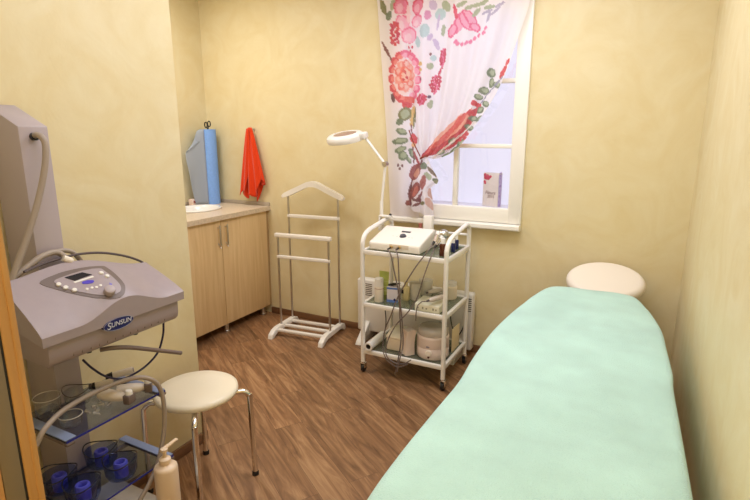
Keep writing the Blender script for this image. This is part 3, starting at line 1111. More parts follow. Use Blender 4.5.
# magnifier lamp clamped to the trolley
LX, LY = -1.557, 3.10
ml = thing('magnifier_lamp', 'white magnifying lamp on a jointed arm above the trolley', 'lamp', (LX, LY, 0.9))
b = B()
b.box((LX - 0.014, LY - 0.024, 0.90), (LX + 0.013, LY + 0.024, 0.945), 0.004)
b.box((LX - 0.014, LY - 0.020, 0.995), (LX + 0.075, LY + 0.020, 1.008), 0.004)
b.box((LX - 0.014, LY - 0.020, 0.93), (LX - 0.004, LY + 0.020, 1.0), 0.003)
b.build('clamp', WPLAST, ml)
b = B(); b.tube([(LX + 0.062, LY, 1.004), (LX + 0.066, LY, 1.016), (LX + 0.074, LY, 1.010)], 0.008, 8); b.build('clamp_knob', BLACK, ml)
e0 = V((LX, LY, 1.004)); e1 = at(385.3, 164, y=LY); e2 = at(364.5, 136, y=LY)
b = B(); b.tube([e0, V((LX, LY, 1.10))], 0.012, 12); b.tube([V((LX, LY, 1.08)), e1], 0.0095, 12); b.build('lower_arm', WPOWD, ml)
b = B()
dd = (e2 - e1).normalized()
b.tube([e1 + V((0, -0.010, 0)), e2 + V((0, -0.010, 0))], 0.007, 10); b.tube([e1 + V((0.004, 0.010, -0.01)), e2 + V((0.004, 0.010, -0.01))], 0.007, 10)
b.build('upper_arm', WPOWD, ml)
for e in (e1, e2):
    b = B(); b.lathe([(0, -0.018), (0.017, -0.018), (0.017, 0.018), (0, 0.018)], e, 16, (0, 1, 0)); b.build('joint', STEEL, ml)
hc2 = at(347.5, 138, y=LY - 0.02)
b = B()
prf = [(0.072, 0.012), (0.076, 0.006), (0.110, -0.004), (0.128, -0.004), (0.132, 0.006), (0.128, 0.022), (0.112, 0.032), (0.086, 0.034), (0.074, 0.026), (0.072, 0.012)]
tilt = Matrix.Rotation(radians(-4), 3, 'Y') @ Matrix.Rotation(radians(15), 3, 'X')
b.lathe([(r * 1.03, h * 1.35) for r, h in prf], (0, 0, 0), 40, (0, 0, 1), 1.0, 0.86)
b.box((0.118, -0.034, 0.000), (0.162, 0.034, 0.042), 0.010)
for v in b.bm.verts:
    v.co = tilt @ v.co + hc2 - V((0.012, 0, 0.014))
hd = b.build('lamp_head', WPLAST, ml)
b = B(); b.lathe([(0, 0.044), (0.05, 0.043), (0.080, 0.038)], (0, 0, 0), 36, (0, 0, 1), 1.03, 0.88)
for v in b.bm.verts:
    v.co = tilt @ v.co + hc2 - V((0.012, 0, 0.008))
b.build('lens', mat('brown_lens', sc(150, 118, 108), 0.12), hd)
b = B(); b.tube([e2 + V((0.0, 0, 0.0)), e2 + V((-0.012, 0, 0.012)), e2 + V((-0.03, 0, 0.0)), hc2 + V((0.105, 0, 0.0))], 0.011, 10); b.build('yoke', WPLAST, ml)

# middle shelf
def can(name, label, cat, px, py, r, h, z, m, **k):
    p = at(px, py, z=z)
    p.y += r
    return bottle(name, label, cat, p, r, h, m, **k)


PINKW = mat('pinkish_white_bottle', sc(238, 228, 214), 0.35)
can('lotion_bottle', 'white cylindrical bottle at the left end of the middle trolley shelf', 'bottle', 377, 302.5, 0.030, 0.158, S2, PINKW, capm=WPLAST, ch=0.05, cr=0.97, shoulder=0.02, neck=0.9, band=(0.56, 0.58), bandm=mat('brown_line', sc(170, 120, 96), 0.5))
LIME = mat('olive_green_tube', sc(176, 188, 100), 0.35)
p = at(382.6, 299, z=S2); p.y += 0.022
gt = thing('cream_tube', 'tall olive green tube behind the white cylindrical bottle', 'tube', p)
b = B()
b.grid(lambda u, v: (p.x + (0.031 + 0.004 * v) * cos(2 * pi * u), p.y + (0.022 * (1 - v) + 0.001) * sin(2 * pi * u), p.z + 0.03 + 0.155 * v), 28, 8, True)
b.bm.verts.ensure_lookup_table()
gtb = b.build('body', LIME, gt, thr=80)
b = B(); b.lathe([(0, 0), (0.024, 0), (0.025, 0.004), (0.024, 0.032), (0, 0.034)], p, 24); b.build('cap', mat('green_cap', sc(134, 146, 74), 0.4), gt)
PGP = mat('pale_green_print', sc(214, 214, 160), 0.5)
for z0, z1 in ((0.055, 0.060), (0.085, 0.088), (0.118, 0.120)):
    b = B()
    b.grid(lambda u, v: (p.x + (0.0322 + 0.004 * (z0 - 0.03) / 0.145) * cos(pi + pi * u), p.y - 0.0015 + (0.022 * (1 - (z0 - 0.03) / 0.145) + 0.001) * sin(pi + pi * u), p.z + z0 + (z1 - z0) * v), 14, 1)
    b.build('print_line', PGP, gtb, thr=80)

p = at(392, 302.5, z=S2)
bb = thing('blue_carton', 'pale blue and white printed carton on the middle trolley shelf', 'box', p, radians(8))
b = B(); b.box((-0.036, 0.0, 0.0005), (0.036, 0.045, 0.105), 0.002); cbx = b.build('carton', mat('pale_lilac_carton', sc(222, 216, 232), 0.45), bb, world=False)
SKYB = mat('sky_blue_print', sc(96, 130, 206), 0.45)
b = B(); b.box((-0.0362, -0.0006, 0.0005), (0.0362, 0.012, 0.018)); b.build('blue_band', SKYB, cbx, world=False)
b = B(); b.box((-0.0362, -0.0006, 0.088), (0.0362, 0.012, 0.100)); b.build('blue_band', SKYB, cbx, world=False)
b = B(); b.lathe([(0, 0), (0.008, 0), (0.008, 0.0008), (0, 0.0008)], (0.018, -0.0002, 0.020), 16, (0, -1, 0)); b.build('navy_spot', NAVY, cbx, world=False)
p = at(393, 287.5, y=bb.location.y + 0.022); p.z = bb.location.z + 0.106
bc = thing('brush_head', 'black oval brush lying on top of the pale blue carton', 'brush', p)
b = B(); b.ball(p + V((-0.002, 0, 0.010)), (0.036, 0.012, 0.0095), m=Matrix.Rotation(radians(-14), 3, 'Y')); b.build('bristle_pad', BLACK, bc)
b = B(); b.tube([p + V((0.022, 0, 0.015)), p + V((0.050, 0.003, 0.022))], 0.005, 8); b.build('handle', BLACK, bc)

CRB = mat('cream_bottle', sc(222, 206, 158), 0.3)
p = at(404.5, 300.5, z=S2); p.y += 0.02
cbt = bottle('serum_bottle', 'cream bottle with dark label spot in the middle of the shelf', 'bottle', p, 0.026, 0.120, CRB, capm=CRB, ch=0.022, cr=0.5)
b = B(); b.box(p + V((-0.020, -0.0266, 0.048)), p + V((-0.006, -0.022, 0.074))); b.build('label_spot', BLACK, cbt)
WGL = glassy('milky_beaker_plastic', (0.95, 0.93, 0.9, 1), 0.1, 0.3, (0.86, 0.82, 0.75, 1), 0.94)
p = at(413.5, 300, z=S2); p.y += 0.03
bk = thing('beaker', 'milky open beaker behind the flat control box', 'beaker', p)
b = B(); b.lathe([(0, 0), (0.034, 0), (0.037, 0.004), (0.040, 0.108), (0.043, 0.112), (0.038, 0.109), (0.034, 0.006), (0, 0.006)], p, 28); b.build('body', WGL, bk)
can('jar', 'white open topped jar at the back of the middle trolley shelf', 'jar', 423, 296, 0.046, 0.105, S2, WPLAST, shoulder=0.03, neck=0.93, capm=WPLAST, ch=0.022, cr=1.04)
can('jar', 'white jar behind the right front post of the trolley', 'jar', 447, 300, 0.048, 0.115, S2, mat('warm_white_jar', sc(240, 226, 204), 0.35), shoulder=0.1, neck=0.85, capm=WPLAST, ch=0.020, cr=0.95)
p = at(410.5, 312, z=S2); p2 = at(441.5, 314.5, z=S2)
fb = thing('flat_control_box', 'flat white control box at the front of the middle shelf', 'device', (p.x, 2.80, S2))
b = B()
b.prism([(-1.172, 2.792, S2 + 0.0005), (-1.172, 2.790, S2 + 0.046), (-1.172, 2.796, S2 + 0.050), (-1.172, 2.925, S2 + 0.062), (-1.172, 2.925, S2 + 0.0005)], (0.160, 0, 0), 0.004)
fbc = b.build('case', mat('pale_green_white_case', sc(226, 222, 200), 0.35), fb)
GGM = mat('grey_green_marks', sc(150, 146, 126), 0.5)
for k, x in enumerate((-1.15, -1.118, -1.094, -1.05, -1.032)):
    b = B()
    b.box((x - 0.005, 2.7885, S2 + 0.020), (x + 0.005, 2.792, S2 + 0.030 + 0.004 * (k % 2)), 0.001)
    b.build('front_button', GGM, fbc)


def lead_hand(label, pa, pb_, lead):
    pa, pb_ = V(pa), V(pb_)
    t = thing('massage_handpiece', label, 'handpiece', pa)
    d = pb_ - pa
    b = B(); b.tube([pa, pa + d * 0.15, pa + d * 0.6, pb_], lambda u: 0.009 + 0.007 * sin(u * pi * 0.8), 12, smooth=3); b.build('grip', mat('grey_white_grip', sc(206, 194, 184), 0.35), t)
    b = B(); b.tube([pa - d * 0.14, pa + d * 0.03], 0.006, 10); b.build('tail_cap', CORD, t)
    if lead:
        cord('lead', [pa - d * 0.14] + lead, 0.003, GC, t)
    return t


zz = S2 + 0.0885
lead_hand('grey white handpiece lying on the flat control box', at(429, 300.5, z=zz), at(444, 296, z=zz + 0.006), [at(424, 301.5, z=zz - 0.002), at(421.5, 302, y=2.80), at(417.5, 306, y=2.768), at(416, 314, y=2.755), at(415.8, 321, y=2.753)])
lead_hand('grey handpiece lying behind the flat control box beside the jars', at(428, 292.5, z=S2 + 0.055), at(441, 290, z=S2 + 0.058), None)

# bottom shelf
p = at(367.5, 350, z=S3)
pt = thing('paper_tube', 'white hollow paper tube slanting across the bottom trolley shelf', 'tube', p)
a0 = at(368, 347, y=2.752); a1 = at(383, 337, y=2.98)
a0.z = S3 + 0.036; a1.z = S3 + 0.036
ax = (a1 - a0)
b = B(); b.lathe([(0.018, 0), (0.0285, 0), (0.0285, ax.length), (0.018, ax.length), (0.018, 0)], a0, 28, ax); b.build('paper_wrap', WPLAST, pt)
b = B(); b.lathe([(0.0175, 0.006), (0.0175, ax.length - 0.006)], a0, 24, ax); b.build('dark_core', mat('dark_cardboard_core', (0.05, 0.035, 0.025, 1), 0.8), pt)

p = at(393.5, 349, z=S3)
wbx = thing('adapter_box', 'white lidded box on the bottom shelf behind the leads', 'box', (-1.31, 2.9, S3))
b = B(); b.box((-1.392, 2.845, S3 + 0.0005), (-1.272, 2.985, S3 + 0.085), 0.010, 3); bxb = b.build('body', mat('cream_box', sc(228, 212, 192), 0.4), wbx)
b = B(); b.prism([(-1.395, 2.842, S3 + 0.0855), (-1.395, 2.842, S3 + 0.098), (-1.395, 2.935, S3 + 0.128), (-1.395, 2.99, S3 + 0.128), (-1.395, 2.99, S3 + 0.0855)], (0.126, 0, 0), 0.006); b.build('lid', PINKW, wbx)
p = at(411.5, 357, z=S3)
po = thing('cloth_pouch', 'pale standing pouch of folded cloth beside the wax warmer', 'pouch', p)
b = B()
PX, PY = p.x - 0.041, p.y + 0.034


def pouch(u, v):
    a = 2 * pi * u
    k = 1 + 0.13 * sin(4 * a + 1) + 0.06 * sin(7 * a)
    w_ = (0.039 - 0.006 * sin(pi * v) + (0.004 * v))
    return (PX + w_ * k * cos(a) + 0.006 * v, PY + 0.036 * k * sin(a) * (1 - 0.2 * v), S3 + 0.002 + 0.168 * v - 0.006 * sin(3 * a) * v)


vv = b.grid(pouch, 48, 12, True)
b.bm.faces.new(vv[0]); b.bm.faces.new(vv[-1])
b.build('folds', mat('pale_pink_cloth', sc(232, 212, 200), 0.85), po, thr=70)
p = at(430, 358, z=S3)
WXc = V((-1.092, 2.915, S3))
WK = 1.17
ww = thing('wax_warmer', 'round white wax warmer with clear lid on the bottom shelf', 'wax warmer', WXc)
b = B()
b.lathe([(r * WK, h * WK) for r, h in [(0, 0.0), (0.082, 0.0), (0.088, 0.008), (0.088, 0.058), (0.086, 0.061), (0.088, 0.064), (0.087, 0.118), (0.080, 0.126), (0, 0.126)]], WXc, 48); wwb = b.build('body', mat('pinkish_white_plastic', sc(232, 214, 208), 0.3), ww)
b = B()
b.lathe([(r * WK, h * WK) for r, h in [(0.082, 0.127), (0.084, 0.132), (0.083, 0.150), (0.074, 0.166), (0.05, 0.172), (0, 0.174)]], WXc, 48); b.build('lid', glassy('frosted_lid', (0.9, 0.88, 0.86, 1), 0.3, 0.15, (0.78, 0.72, 0.68, 1), 0.6), ww, thr=70)
dk = V((0.10, -1, 0)).normalized()
b = B(); b.lathe([(0, -0.004), (0.021, -0.004), (0.021, 0.006), (0.016, 0.012), (0, 0.012)], WXc + dk * 0.1025 + V((0, 0, 0.050)), 24, dk); wk = b.build('dial', PALEVIN, wwb)
b = B(); b.lathe([(0, -0.003), (0.007, -0.003), (0.007, 0.004), (0, 0.004)], WXc + V((0.01, -0.1022, 0.022)), 14, dk); b.build('switch', mat('dark_red_switch', sc(90, 26, 20), 0.4), wwb)
b = B(); b.lathe([(0, -0.002), (0.012, -0.002), (0.012, 0.0015), (0, 0.0015)], WXc + V((0.004, -0.1022, 0.088)), 16, dk, 1.0, 0.5); b.build('badge', mat('grey_badge', sc(150, 140, 150), 0.3), wwb)
b = B(); b.box((-0.994, 2.99, S3 + 0.0005), (-0.988, 3.13, S3 + 0.16), 0.002); cfo = b.build('cream_folder', mat('cream_card', sc(232, 214, 172), 0.5)); tag(cfo, 'cream card leaning upright behind the wax warmer', 'card')

# box in the window recess
p = at(489.5, 207, y=YB + 0.085)
gb = thing('gift_box', 'tall white gift box with rose print standing in the window recess', 'box', (p.x, p.y, IZ0 - 0.004), radians(-20))
zb = 0.0
hh = at(490, 173, y=YB + 0.085).z - (IZ0 - 0.004)
b = B(); b.box((-0.062, 0.0, 0.0005), (0.062, 0.045, hh), 0.001); gbc = b.build('carton', mat('ivory_carton', sc(240, 230, 218), 0.5), gb, world=False)
b = B()
rng = random.Random(3)
for k in range(16):
    u = rng.random()
    cx_ = -0.050 + 0.055 * u * rng.random(); cz_ = hh - 0.015 - 0.075 * (1 - u) * rng.random()
    r_ = 0.006 + 0.007 * rng.random()
    b.lathe([(r_, 0), (r_ * 0.9, 0.0006 + 0.00005 * k), (0, 0.0008 + 0.00005 * k)], (cx_, 0.0, cz_), 14, (0, -1, 0))
b.build('rose_print', mat('rose_pink_print', sc(212, 66, 92), 0.5, var=0.35, vscale=120), gbc, world=False)
gb_r, gb_u = V((cos(radians(-20)), sin(radians(-20)), 0)), V((0, 0, 1))
gb_n = V((sin(radians(-20)), -cos(radians(-20)), 0))
o_ = V(gb.location) + gb_n * 0.0006
LETT = mat('brown_lettering', sc(140, 104, 96), 0.5)
text('lettering', 'Fleurs', LETT, gbc, o_ + gb_r * 0.0 + V((0, 0, 0.094)), gb_r, gb_u, 0.034, 0.2)
text('lettering', '2015', LETT, gbc, o_ + gb_r * 0.004 + V((0, 0, 0.068)), gb_r, gb_u, 0.028, 0.1)
VIO = mat('violet_side_print', sc(176, 140, 206), 0.5)
b = B(); b.box((0.0622, 0.003, 0.004), (0.0628, 0.042, hh - 0.008)); b.build('lilac_side', mat('lilac_side', sc(216, 204, 236), 0.5), gbc, world=False)
sn = gb_r
text('side_lettering', 'NATURAL & CARE', VIO, gbc, V(gb.location) + gb_r * 0.0634 - gb_n * 0.022 + V((0, 0, hh * 0.48)), V((0, 0, 1)), gb_n, 0.032)

# ------------------------------------------------------------------ curtain
def wallpt(px, py):
    return at(px, py, y=3.36)


PAT = []


def el(cx, cy, rx, ry, rgb, ang=0.0):
    PAT.append((cx, cy, rx, ry, radians(ang), sc(*rgb)[:3]))


PK, PKL, RED, CRI, COR, PCH = (236, 96, 140), (246, 170, 196), (216, 48, 52), (206, 20, 72), (230, 92, 72), (250, 206, 180)
GRN, GRL, TEA, LAV, OLV, BRN, YEL = (110, 128, 90), (172, 184, 148), (190, 216, 216), (208, 190, 220), (124, 124, 60), (124, 50, 40), (226, 186, 100)
# flower at the top left
el(383, 7, 3, 8, OLV, -20); el(389, 16, 3, 5, GRN, 20); el(393, 5, 2.5, 6, GRL, 10)
for (x, y, rx, ry, a) in ((401, 6, 7, 9.5, 10), (402.5, 23, 6.5, 9, -10), (409, 35, 7.5, 8.5, 0), (418, 6, 5.5, 9, 15), (417, 21, 5, 7, 20)):
    el(x, y, rx, ry, (228, 60, 96) if y < 10 else (240, 120, 160), a); el(x, y + 0.8, rx * 0.84, ry * 0.84, (240, 130, 164) if y < 10 else (250, 196, 214), a); el(x - 1, y + 2.2, rx * 0.45, ry * 0.5, (250, 190, 206) if y < 10 else (253, 224, 232), a)
el(408, 14, 2.2, 9, (250, 226, 226)); el(404, 14.5, 8, 0.9, (252, 232, 232)); 
for k in range(22):
    x, y = 395 + 3.6 * sin(k * 2.4), 23 + k
    el(x, y, 1.8, 1.8, CRI if k % 3 else RED)
for k in range(4):
    el(387 + 1.6 * k - 3, 47 + k * 2.4, 1.0, 7, BRN, -24)
el(425, 31, 5, 7, TEA, 10); el(418, 42, 2.6, 5.5, TEA, -10); el(436, 44, 2.6, 6.5, LAV, -25); el(430, 37, 2, 4, LAV, 30); el(428, 15, 3, 5, (226, 150, 190), 10)
el(433, 5, 4, 5, LAV); el(440, 14, 5, 6, TEA, 20); el(446, 6, 4, 6, GRL, -30); el(443, 30, 2, 6, GRL, 5); el(438, 22, 1.3, 8, LAV, 10)
for (x, y) in ((408, 47), (410, 51), (412, 47), (406, 52)):
    el(x, y, 1.2, 1.2, CRI)
# big rose
for k in range(15):
    a = 2 * pi * (k + .3) / 15
    x, y = 405 + 13.5 * cos(a), 77 + 23.5 * sin(a)
    left = 85 < math.degrees(a) < 265
    el(x, y, 3.6, 4.6, (224, 62, 72) if left else (238, 110, 150), math.degrees(a)); el(x - 1.5 * cos(a), y - 2 * sin(a), 2.4, 3.0, (242, 140, 130) if left else (250, 184, 206), math.degrees(a))
el(404.5, 77, 10.4, 18.5, (252, 232, 230))
for k in range(9):
    a = 2 * pi * k / 9
    x, y = 404.5 + 6.6 * cos(a), 76 + 12.0 * sin(a)
    el(x, y, 3.4, 4.4, (238, 128, 112) if k % 2 else (246, 168, 150)); el(x + .6, y - .8, 1.8, 2.4, (250, 206, 194))
el(405, 75, 5.2, 8.4, (244, 120, 92)); el(405.6, 75, 3.8, 6.6, PCH)
el(404, 71, 1.6, 1.8, COR); el(406.6, 77.5, 1.2, 2.0, RED); el(404, 80, 1.1, 1.6, RED); el(406, 73, 1.0, 1.2, RED)
el(409, 100, 5, 4, COR, 20); el(407, 105, 5, 2.6, RED)
el(393, 98, 2, 4.5, (92, 40, 40), -10); el(421, 64, 2.2, 2.2, YEL); el(421, 70, 1.8, 1.8, YEL); el(430, 66, 3.0, 3.4, GRL, 20); el(433, 58, 3, 3, TEA); el(430, 54, 1.2, 1.2, BRN); el(421, 79, 1, 1.4, BRN)
# berry garland
for (x0p, y0p, nx, ny, a) in ((442.5, 57, 2.6, 9, 8), (435, 84, 5.2, 9.5, 14), (422, 99.5, 4.6, 5.5, 30)):
    for k in range(34):
        rr, t = sqrt((k + .5) / 34), k * 2.39996
        u, v_ = nx * rr * cos(t), ny * rr * sin(t)
        c_, s_ = cos(radians(a)), sin(radians(a))
        el(x0p + u * c_ - v_ * s_, y0p + u * s_ + v_ * c_, 1.25, 1.35, CRI if k % 4 else (232, 110, 150))
for k in range(4):
    el(441 - k * 0.8, 68 + k * 2, 1.2, 1.2, CRI)
el(430, 104, 2.2, 4.4, GRL, 10); el(429, 97, 1.6, 1.6, (90, 60, 90))
# stem and leaves below the rose
el(412, 116, 2.0, 11, YEL, 6); el(414, 118, 1.0, 11, OLV, 6); el(405, 114, 6, 7, OLV, 30); el(405, 114, 4, 5, GRL, 30); el(400, 122, 4, 3, GRN, -20)
for (x, y, rx, ry, a) in ((401.6, 131.6, 5.6, 3.2, 20), (400, 141.2, 8, 3.1, -6), (400.6, 149.6, 6.4, 3.0, -24), (403, 156, 4.6, 4.8, -50), (412, 154, 2.8, 6.2, -24), (408.5, 160, 2, 4, -30)):
    el(x, y, rx, ry, GRN, a); el(x + 0.8, y - 0.5, rx * 0.66, ry * 0.6, GRL, a)
for k in range(9):
    el(411 + k * 0.3, 126 + k * 4.4, 0.7, 2.6, BRN, 0)
for (x, y) in ((398.7, 165.2), (402.3, 165.4), (400.5, 169)):
    el(x, y, 1.3, 1.6, (110, 40, 40))
el(413.6, 139, 3.6, 5.6, RED, -20); el(413.2, 145, 2.4, 2.6, (246, 190, 130))
el(417, 160, 1.2, 11, (170, 40, 36), -24)
# tulip top right
for (x, y, rx, ry, c, a) in ((460, 22, 5, 12, PK, 24), (461, 22, 3.8, 10.2, PKL, 24), (468, 20, 8, 11, PK, -28), (468, 20, 6.6, 9.4, PKL, -28), (466, 18, 1.2, 7, PK, -28), (453, 31, 5, 7.5, PK, 30), (453, 31, 3.2, 5.4, PKL, 30), (475, 27, 6.5, 4.2, PK, 30), (475, 27, 4.2, 2.4, PKL, 30), (456, 12, 2.0, 8, (224, 50, 90), -12)):
    el(x, y, rx, ry, c, a)
for (x, y) in ((458, 44), (462, 44.5), (466, 43), (470, 41.5), (474, 38), (479, 35), (484, 33), (486, 28), (456, 42)):
    el(x, y, 1.6, 2.4, (238, 120, 160), 30)
for (x, y, a) in ((462, 4, 60), (470, 7, 70), (478, 4, 70), (484, 2, 60), (490, 7, 80), (476, 12, 40)):
    el(x, y, 2.0, 6, GRL, a)
for (x, y, a) in ((489, 17, 20), (496, 11, 50), (500, 5, 60), (487, 12, 70)):
    el(x, y, 1.4, 6, (186, 176, 200), a)
# leaf sprig at the right edge
for (x, y, rx, ry, a) in ((491, 73, 4.2, 5, -20), (484, 91, 5.4, 3.8, 10), (491, 83, 3, 5, 10), (497, 85, 4.6, 3, 20), (478, 97, 4, 3, 20), (486, 104, 4.2, 3.0, 30)):
    el(x, y, rx, ry, GRN, a); el(x + .6, y - .6, rx * .6, ry * .6, GRL, a)
el(503.5, 72, 2.2, 7.5, RED, 26); el(508, 62, 1.6, 4, RED, 30)
for k in range(12):
    el(502 - k * 2.9, 78 + k * 3.3, 0.8, 2.6, (150, 150, 170), 40)
# sweeping red leaf on the gathered edge
def leaf(x0, y0, x1, y1, w, c, bend=0.0, n=44, pw=0.8):
    a = math.degrees(atan2(y1 - y0, x1 - x0))
    L0 = hypot(x1 - x0, y1 - y0)
    nx, ny = -(y1 - y0) / L0, (x1 - x0) / L0
    for k in range(n):
        t = (k + .5) / n
        o = bend * sin(pi * t)
        ww = w * sin(pi * t) ** pw
        el(x0 + (x1 - x0) * t + nx * o, y0 + (y1 - y0) * t + ny * o, L0 / n * 1.3, max(0.5, ww), c, a)


leaf(421, 157, 478, 107, 9.0, (206, 40, 40), 5)
leaf(426, 153, 470, 110, 5.6, (226, 92, 74), 2)
leaf(432, 150, 476, 108, 2.6, (200, 36, 40), 6)
leaf(430, 148, 462, 114, 1.6, (246, 180, 150), -1)
leaf(446, 140, 472, 108, 1.4, (244, 170, 140), 3)
for (x, y) in ((474, 103), (478, 106), (470, 113)):
    el(x, y, 3, 3, RED)
for (x, y, rx, ry, a) in ((480, 110, 4.4, 3.4, -30), (473.5, 119, 5.4, 3.2, 10), (481, 119, 4.6, 3, -20), (469, 127.5, 5.4, 3.0, 20), (462, 143, 5.4, 3.6, -20), (456, 150, 6, 3.4, -30), (447, 156, 6, 3.0, -24), (441, 152, 5, 2.4, -30), (452, 141, 4, 2.2, -50)):
    el(x, y, rx, ry, GRN, a); el(x + .6, y - .4, rx * .62, ry * .55, GRL, a)
for (x, y) in ((459, 136), (463, 133), (465, 138), (460, 140), (467, 134)):
    el(x, y, 2.2, 2.2, (206, 34, 44))
for k in range(20):
    t = k / 19
    el(428 + 46 * t, 163 - 40 * t, 3, 0.8, (246, 236, 226), -40)
# tail
for (x, y, rx, ry, c, a) in ((410, 188, 1.3, 9, (110, 44, 30), 12), (413, 198, 5.5, 1.4, (120, 50, 34), 30), (409, 203, 3.6, 2.6, (150, 66, 46), 10), (420, 168, 1.4, 9, (110, 44, 30), 14), (418, 204, 4.5, 1.5, (130, 60, 44), -24), (432, 172, 1.3, 7, (120, 96, 60), -40), (436, 180, 3.2, 1.8, (100, 110, 70), 10), (415, 172, 5.6, 8.5, (150, 54, 36), 24), (417, 173, 2.6, 5, (216, 150, 120), 24), (415, 190, 4.2, 9, (150, 60, 44), 24), (416, 191, 2.2, 6, (206, 110, 84), 24), (410, 199, 1.4, 8, (130, 46, 36), -10), (420, 196, 1.4, 6, (130, 46, 36), 30), (419, 200, 2, 2, (120, 40, 40), 0), (424, 166, 3.4, 3.6, GRN, 0), (428, 176, 5, 3, GRL, 40), (423, 203, 3.4, 1.8, OLV, -20), (431, 194, 3, 6, (216, 170, 150), -20), (436, 182, 2, 2, OLV, 0), (423, 183, 2.4, 8, (176, 90, 70), 10), (430, 204, 2.6, 7, (222, 180, 164), -26)):
    el(x, y, rx, ry, c, a)
BASEC = sc(248, 243, 247)[:3]


def paint(px, py):
    c = BASEC
    jx = 0.7 * noise.noise(V((px * 0.35, py * 0.35, 1.0)))
    jy = 0.7 * noise.noise(V((px * 0.35, py * 0.35, 5.0)))
    x_, y_ = px + jx, py + jy
    for cx, cy, rx, ry, a, col in PAT:
        dx, dy = x_ - cx, y_ - cy
        if abs(dx) > rx + ry or abs(dy) > rx + ry:
            continue
        ca, sa = cos(a), sin(a)
        u, v_ = (dx * ca + dy * sa) / rx, (-dx * sa + dy * ca) / ry
        q = u * u + v_ * v_
        if q < 1:
            wash = 0.10 * noise.noise(V((px * 0.6, py * 0.6, 9.0)))
            k_ = min(1.0, 0.84 + wash)
            c = tuple(k_ * col[i] + (1 - k_) * BASEC[i] for i in range(3))
    return c


# printed repeat is laid out on the flat cloth: (px, py) -> (x, z) on the plane of the curtain
def cloth(name, fn, nu, nv, parent, colfn, solid=0.0):
    b = B()
    lay = b.bm.verts.layers.float_color.new('print')
    vv = b.grid(fn, nu, nv)
    for j, row in enumerate(vv):
        for i, v in enumerate(row):
            c = colfn(i / nu, j / nv)
            v[lay] = (c[0], c[1], c[2], 1)
    return b.build(name, CURT, parent, thr=180)


def lerp(a, c, t):
    return a + (c - a) * t


cur = thing('curtain', 'white floral print curtain tied back to the left over the window', 'curtain', (-1.2, 3.36, 2.5))
ZT = 2.52
PYT = -14.0      # photo row of the curtain heading
# outer (left) strip: hangs straight down behind the gathered part
Ltop, Lbot = (383.0, PYT), (390.5, 222.0)


def strip_px(s, t):
    xl = lerp(Ltop[0], Lbot[0], t)
    if t < 0.62:
        xl = lerp(375.8, 386.0, t / 0.62)
    else:
        xl = lerp(386.0, 390.0, (t - .62) / .38)
    xr = lerp(424.0, 419.0, t)
    return lerp(xl, xr, s), lerp(PYT, 221.5 + 2.0 * s, t)


def strip(s, t):
    px, py = strip_px(s, t)
    p = at(px, py, y=3.385)
    p.y += 0.010 * sin(s * 9 + 1.2) * (0.5 + 0.5 * t)
    return p


cloth('side_panel', strip, 44, 250, cur, lambda s, t: paint(*strip_px(s, t)))
EDGE = spline([(534, PYT, 0), (528, 10, 0), (517, 42, 0), (505, 76, 0), (493, 100, 0), (481, 118, 0), (467, 138, 0), (453, 152, 0), (438, 158.5, 0), (427.5, 158.0, 0)], 12)
LEFT = spline([(402, PYT, 0), (404.5, 30, 0), (408, 70, 0), (412, 105, 0), (415.5, 132, 0), (418.5, 148, 0), (420.5, 156, 0)], 12)


def along(P, t):
    k = t * (len(P) - 1)
    i = min(int(k), len(P) - 2)
    return P[i].lerp(P[i + 1], k - i)


def drape_px(s, t):
    a, c = along(LEFT, t), along(EDGE, t)
    q = a.lerp(c, s)
    sag = 10 * sin(pi * s) * sin(pi * t) * 0.35
    return q.x, q.y + sag


def drape(s, t):
    px, py = drape_px(s, t)
    p = at(px, py, y=3.355)
    amp = 0.016 * (0.45 + 0.55 * sin(pi * min(1, t * 1.02))) * (1 - 0.75 * max(0, t - 0.85) / 0.15)
    p.y += amp * sin(s * 2 * pi * 3.6 + 0.8 + 1.1 * t) + 0.5 * amp * sin(s * 2 * pi * 8.2 + 2.0)
    return p


cloth('drape', drape, 190, 260, cur, lambda s, t: paint(*drape_px(s, t)))
TAILR = spline([(427.5, 157, 0), (431, 166, 0), (438.5, 181, 0), (431.5, 188, 0), (433, 200, 0), (434.5, 216.5, 0)], 8)
TAILL = spline([(420.5, 156, 0), (417.0, 165, 0), (412.5, 178, 0), (409.5, 190, 0), (408, 198, 0), (406.5, 205.5, 0)], 8)


def tail_px(s, t):
    a, c = along(TAILL, t), along(TAILR, t)
    q = a.lerp(c, s)
    return q.x, q.y + 2.0 * sin(pi * s) * t


def tail(s, t):
    px, py = tail_px(s, t)
    p = at(px, py, y=3.345)
    p.y += 0.020 * t ** 0.7 * sin(s * 2 * pi * 2.4 + 0.4) - 0.012 * t
    return p


cloth('tail', tail, 80, 90, cur, lambda s, t: paint(*tail_px(s, t)))
b = B()
tc_ = at(424, 157, y=3.352)
b.tube([tc_ + V((0.024 * cos(a), 0.020 * sin(a), 0.012 * cos(a))) for a in [2 * pi * k / 20 for k in range(20)]], 0.006, 8, True)
b.tube([tc_ + V((-0.02, 0.0, -0.010)), at(416, 148, y=3.350), at(412, 139, y=3.356), at(409, 130, y=3.366)], 0.004, 8, smooth=5)
b.build('tie_back', mat('brown_red_tie', sc(136, 60, 44), 0.7), cur)
b = B(); b.tube([(-1.80, 3.362, ZT + 0.006), (-0.60, 3.362, ZT + 0.006)], 0.011, 12)
for x in (-1.78, -0.62):
    b.tube([(x, 3.362, ZT + 0.006), (x, YB - 0.001, ZT + 0.006)], 0.007, 8)
    b.ball((x + (-0.035 if x < -1 else 0.035), 3.362, ZT + 0.006), 0.02)
rod = b.build('curtain_rod', WPOWD)
tag(rod, 'white curtain rod above the window, carrying the floral curtain', 'curtain rod')

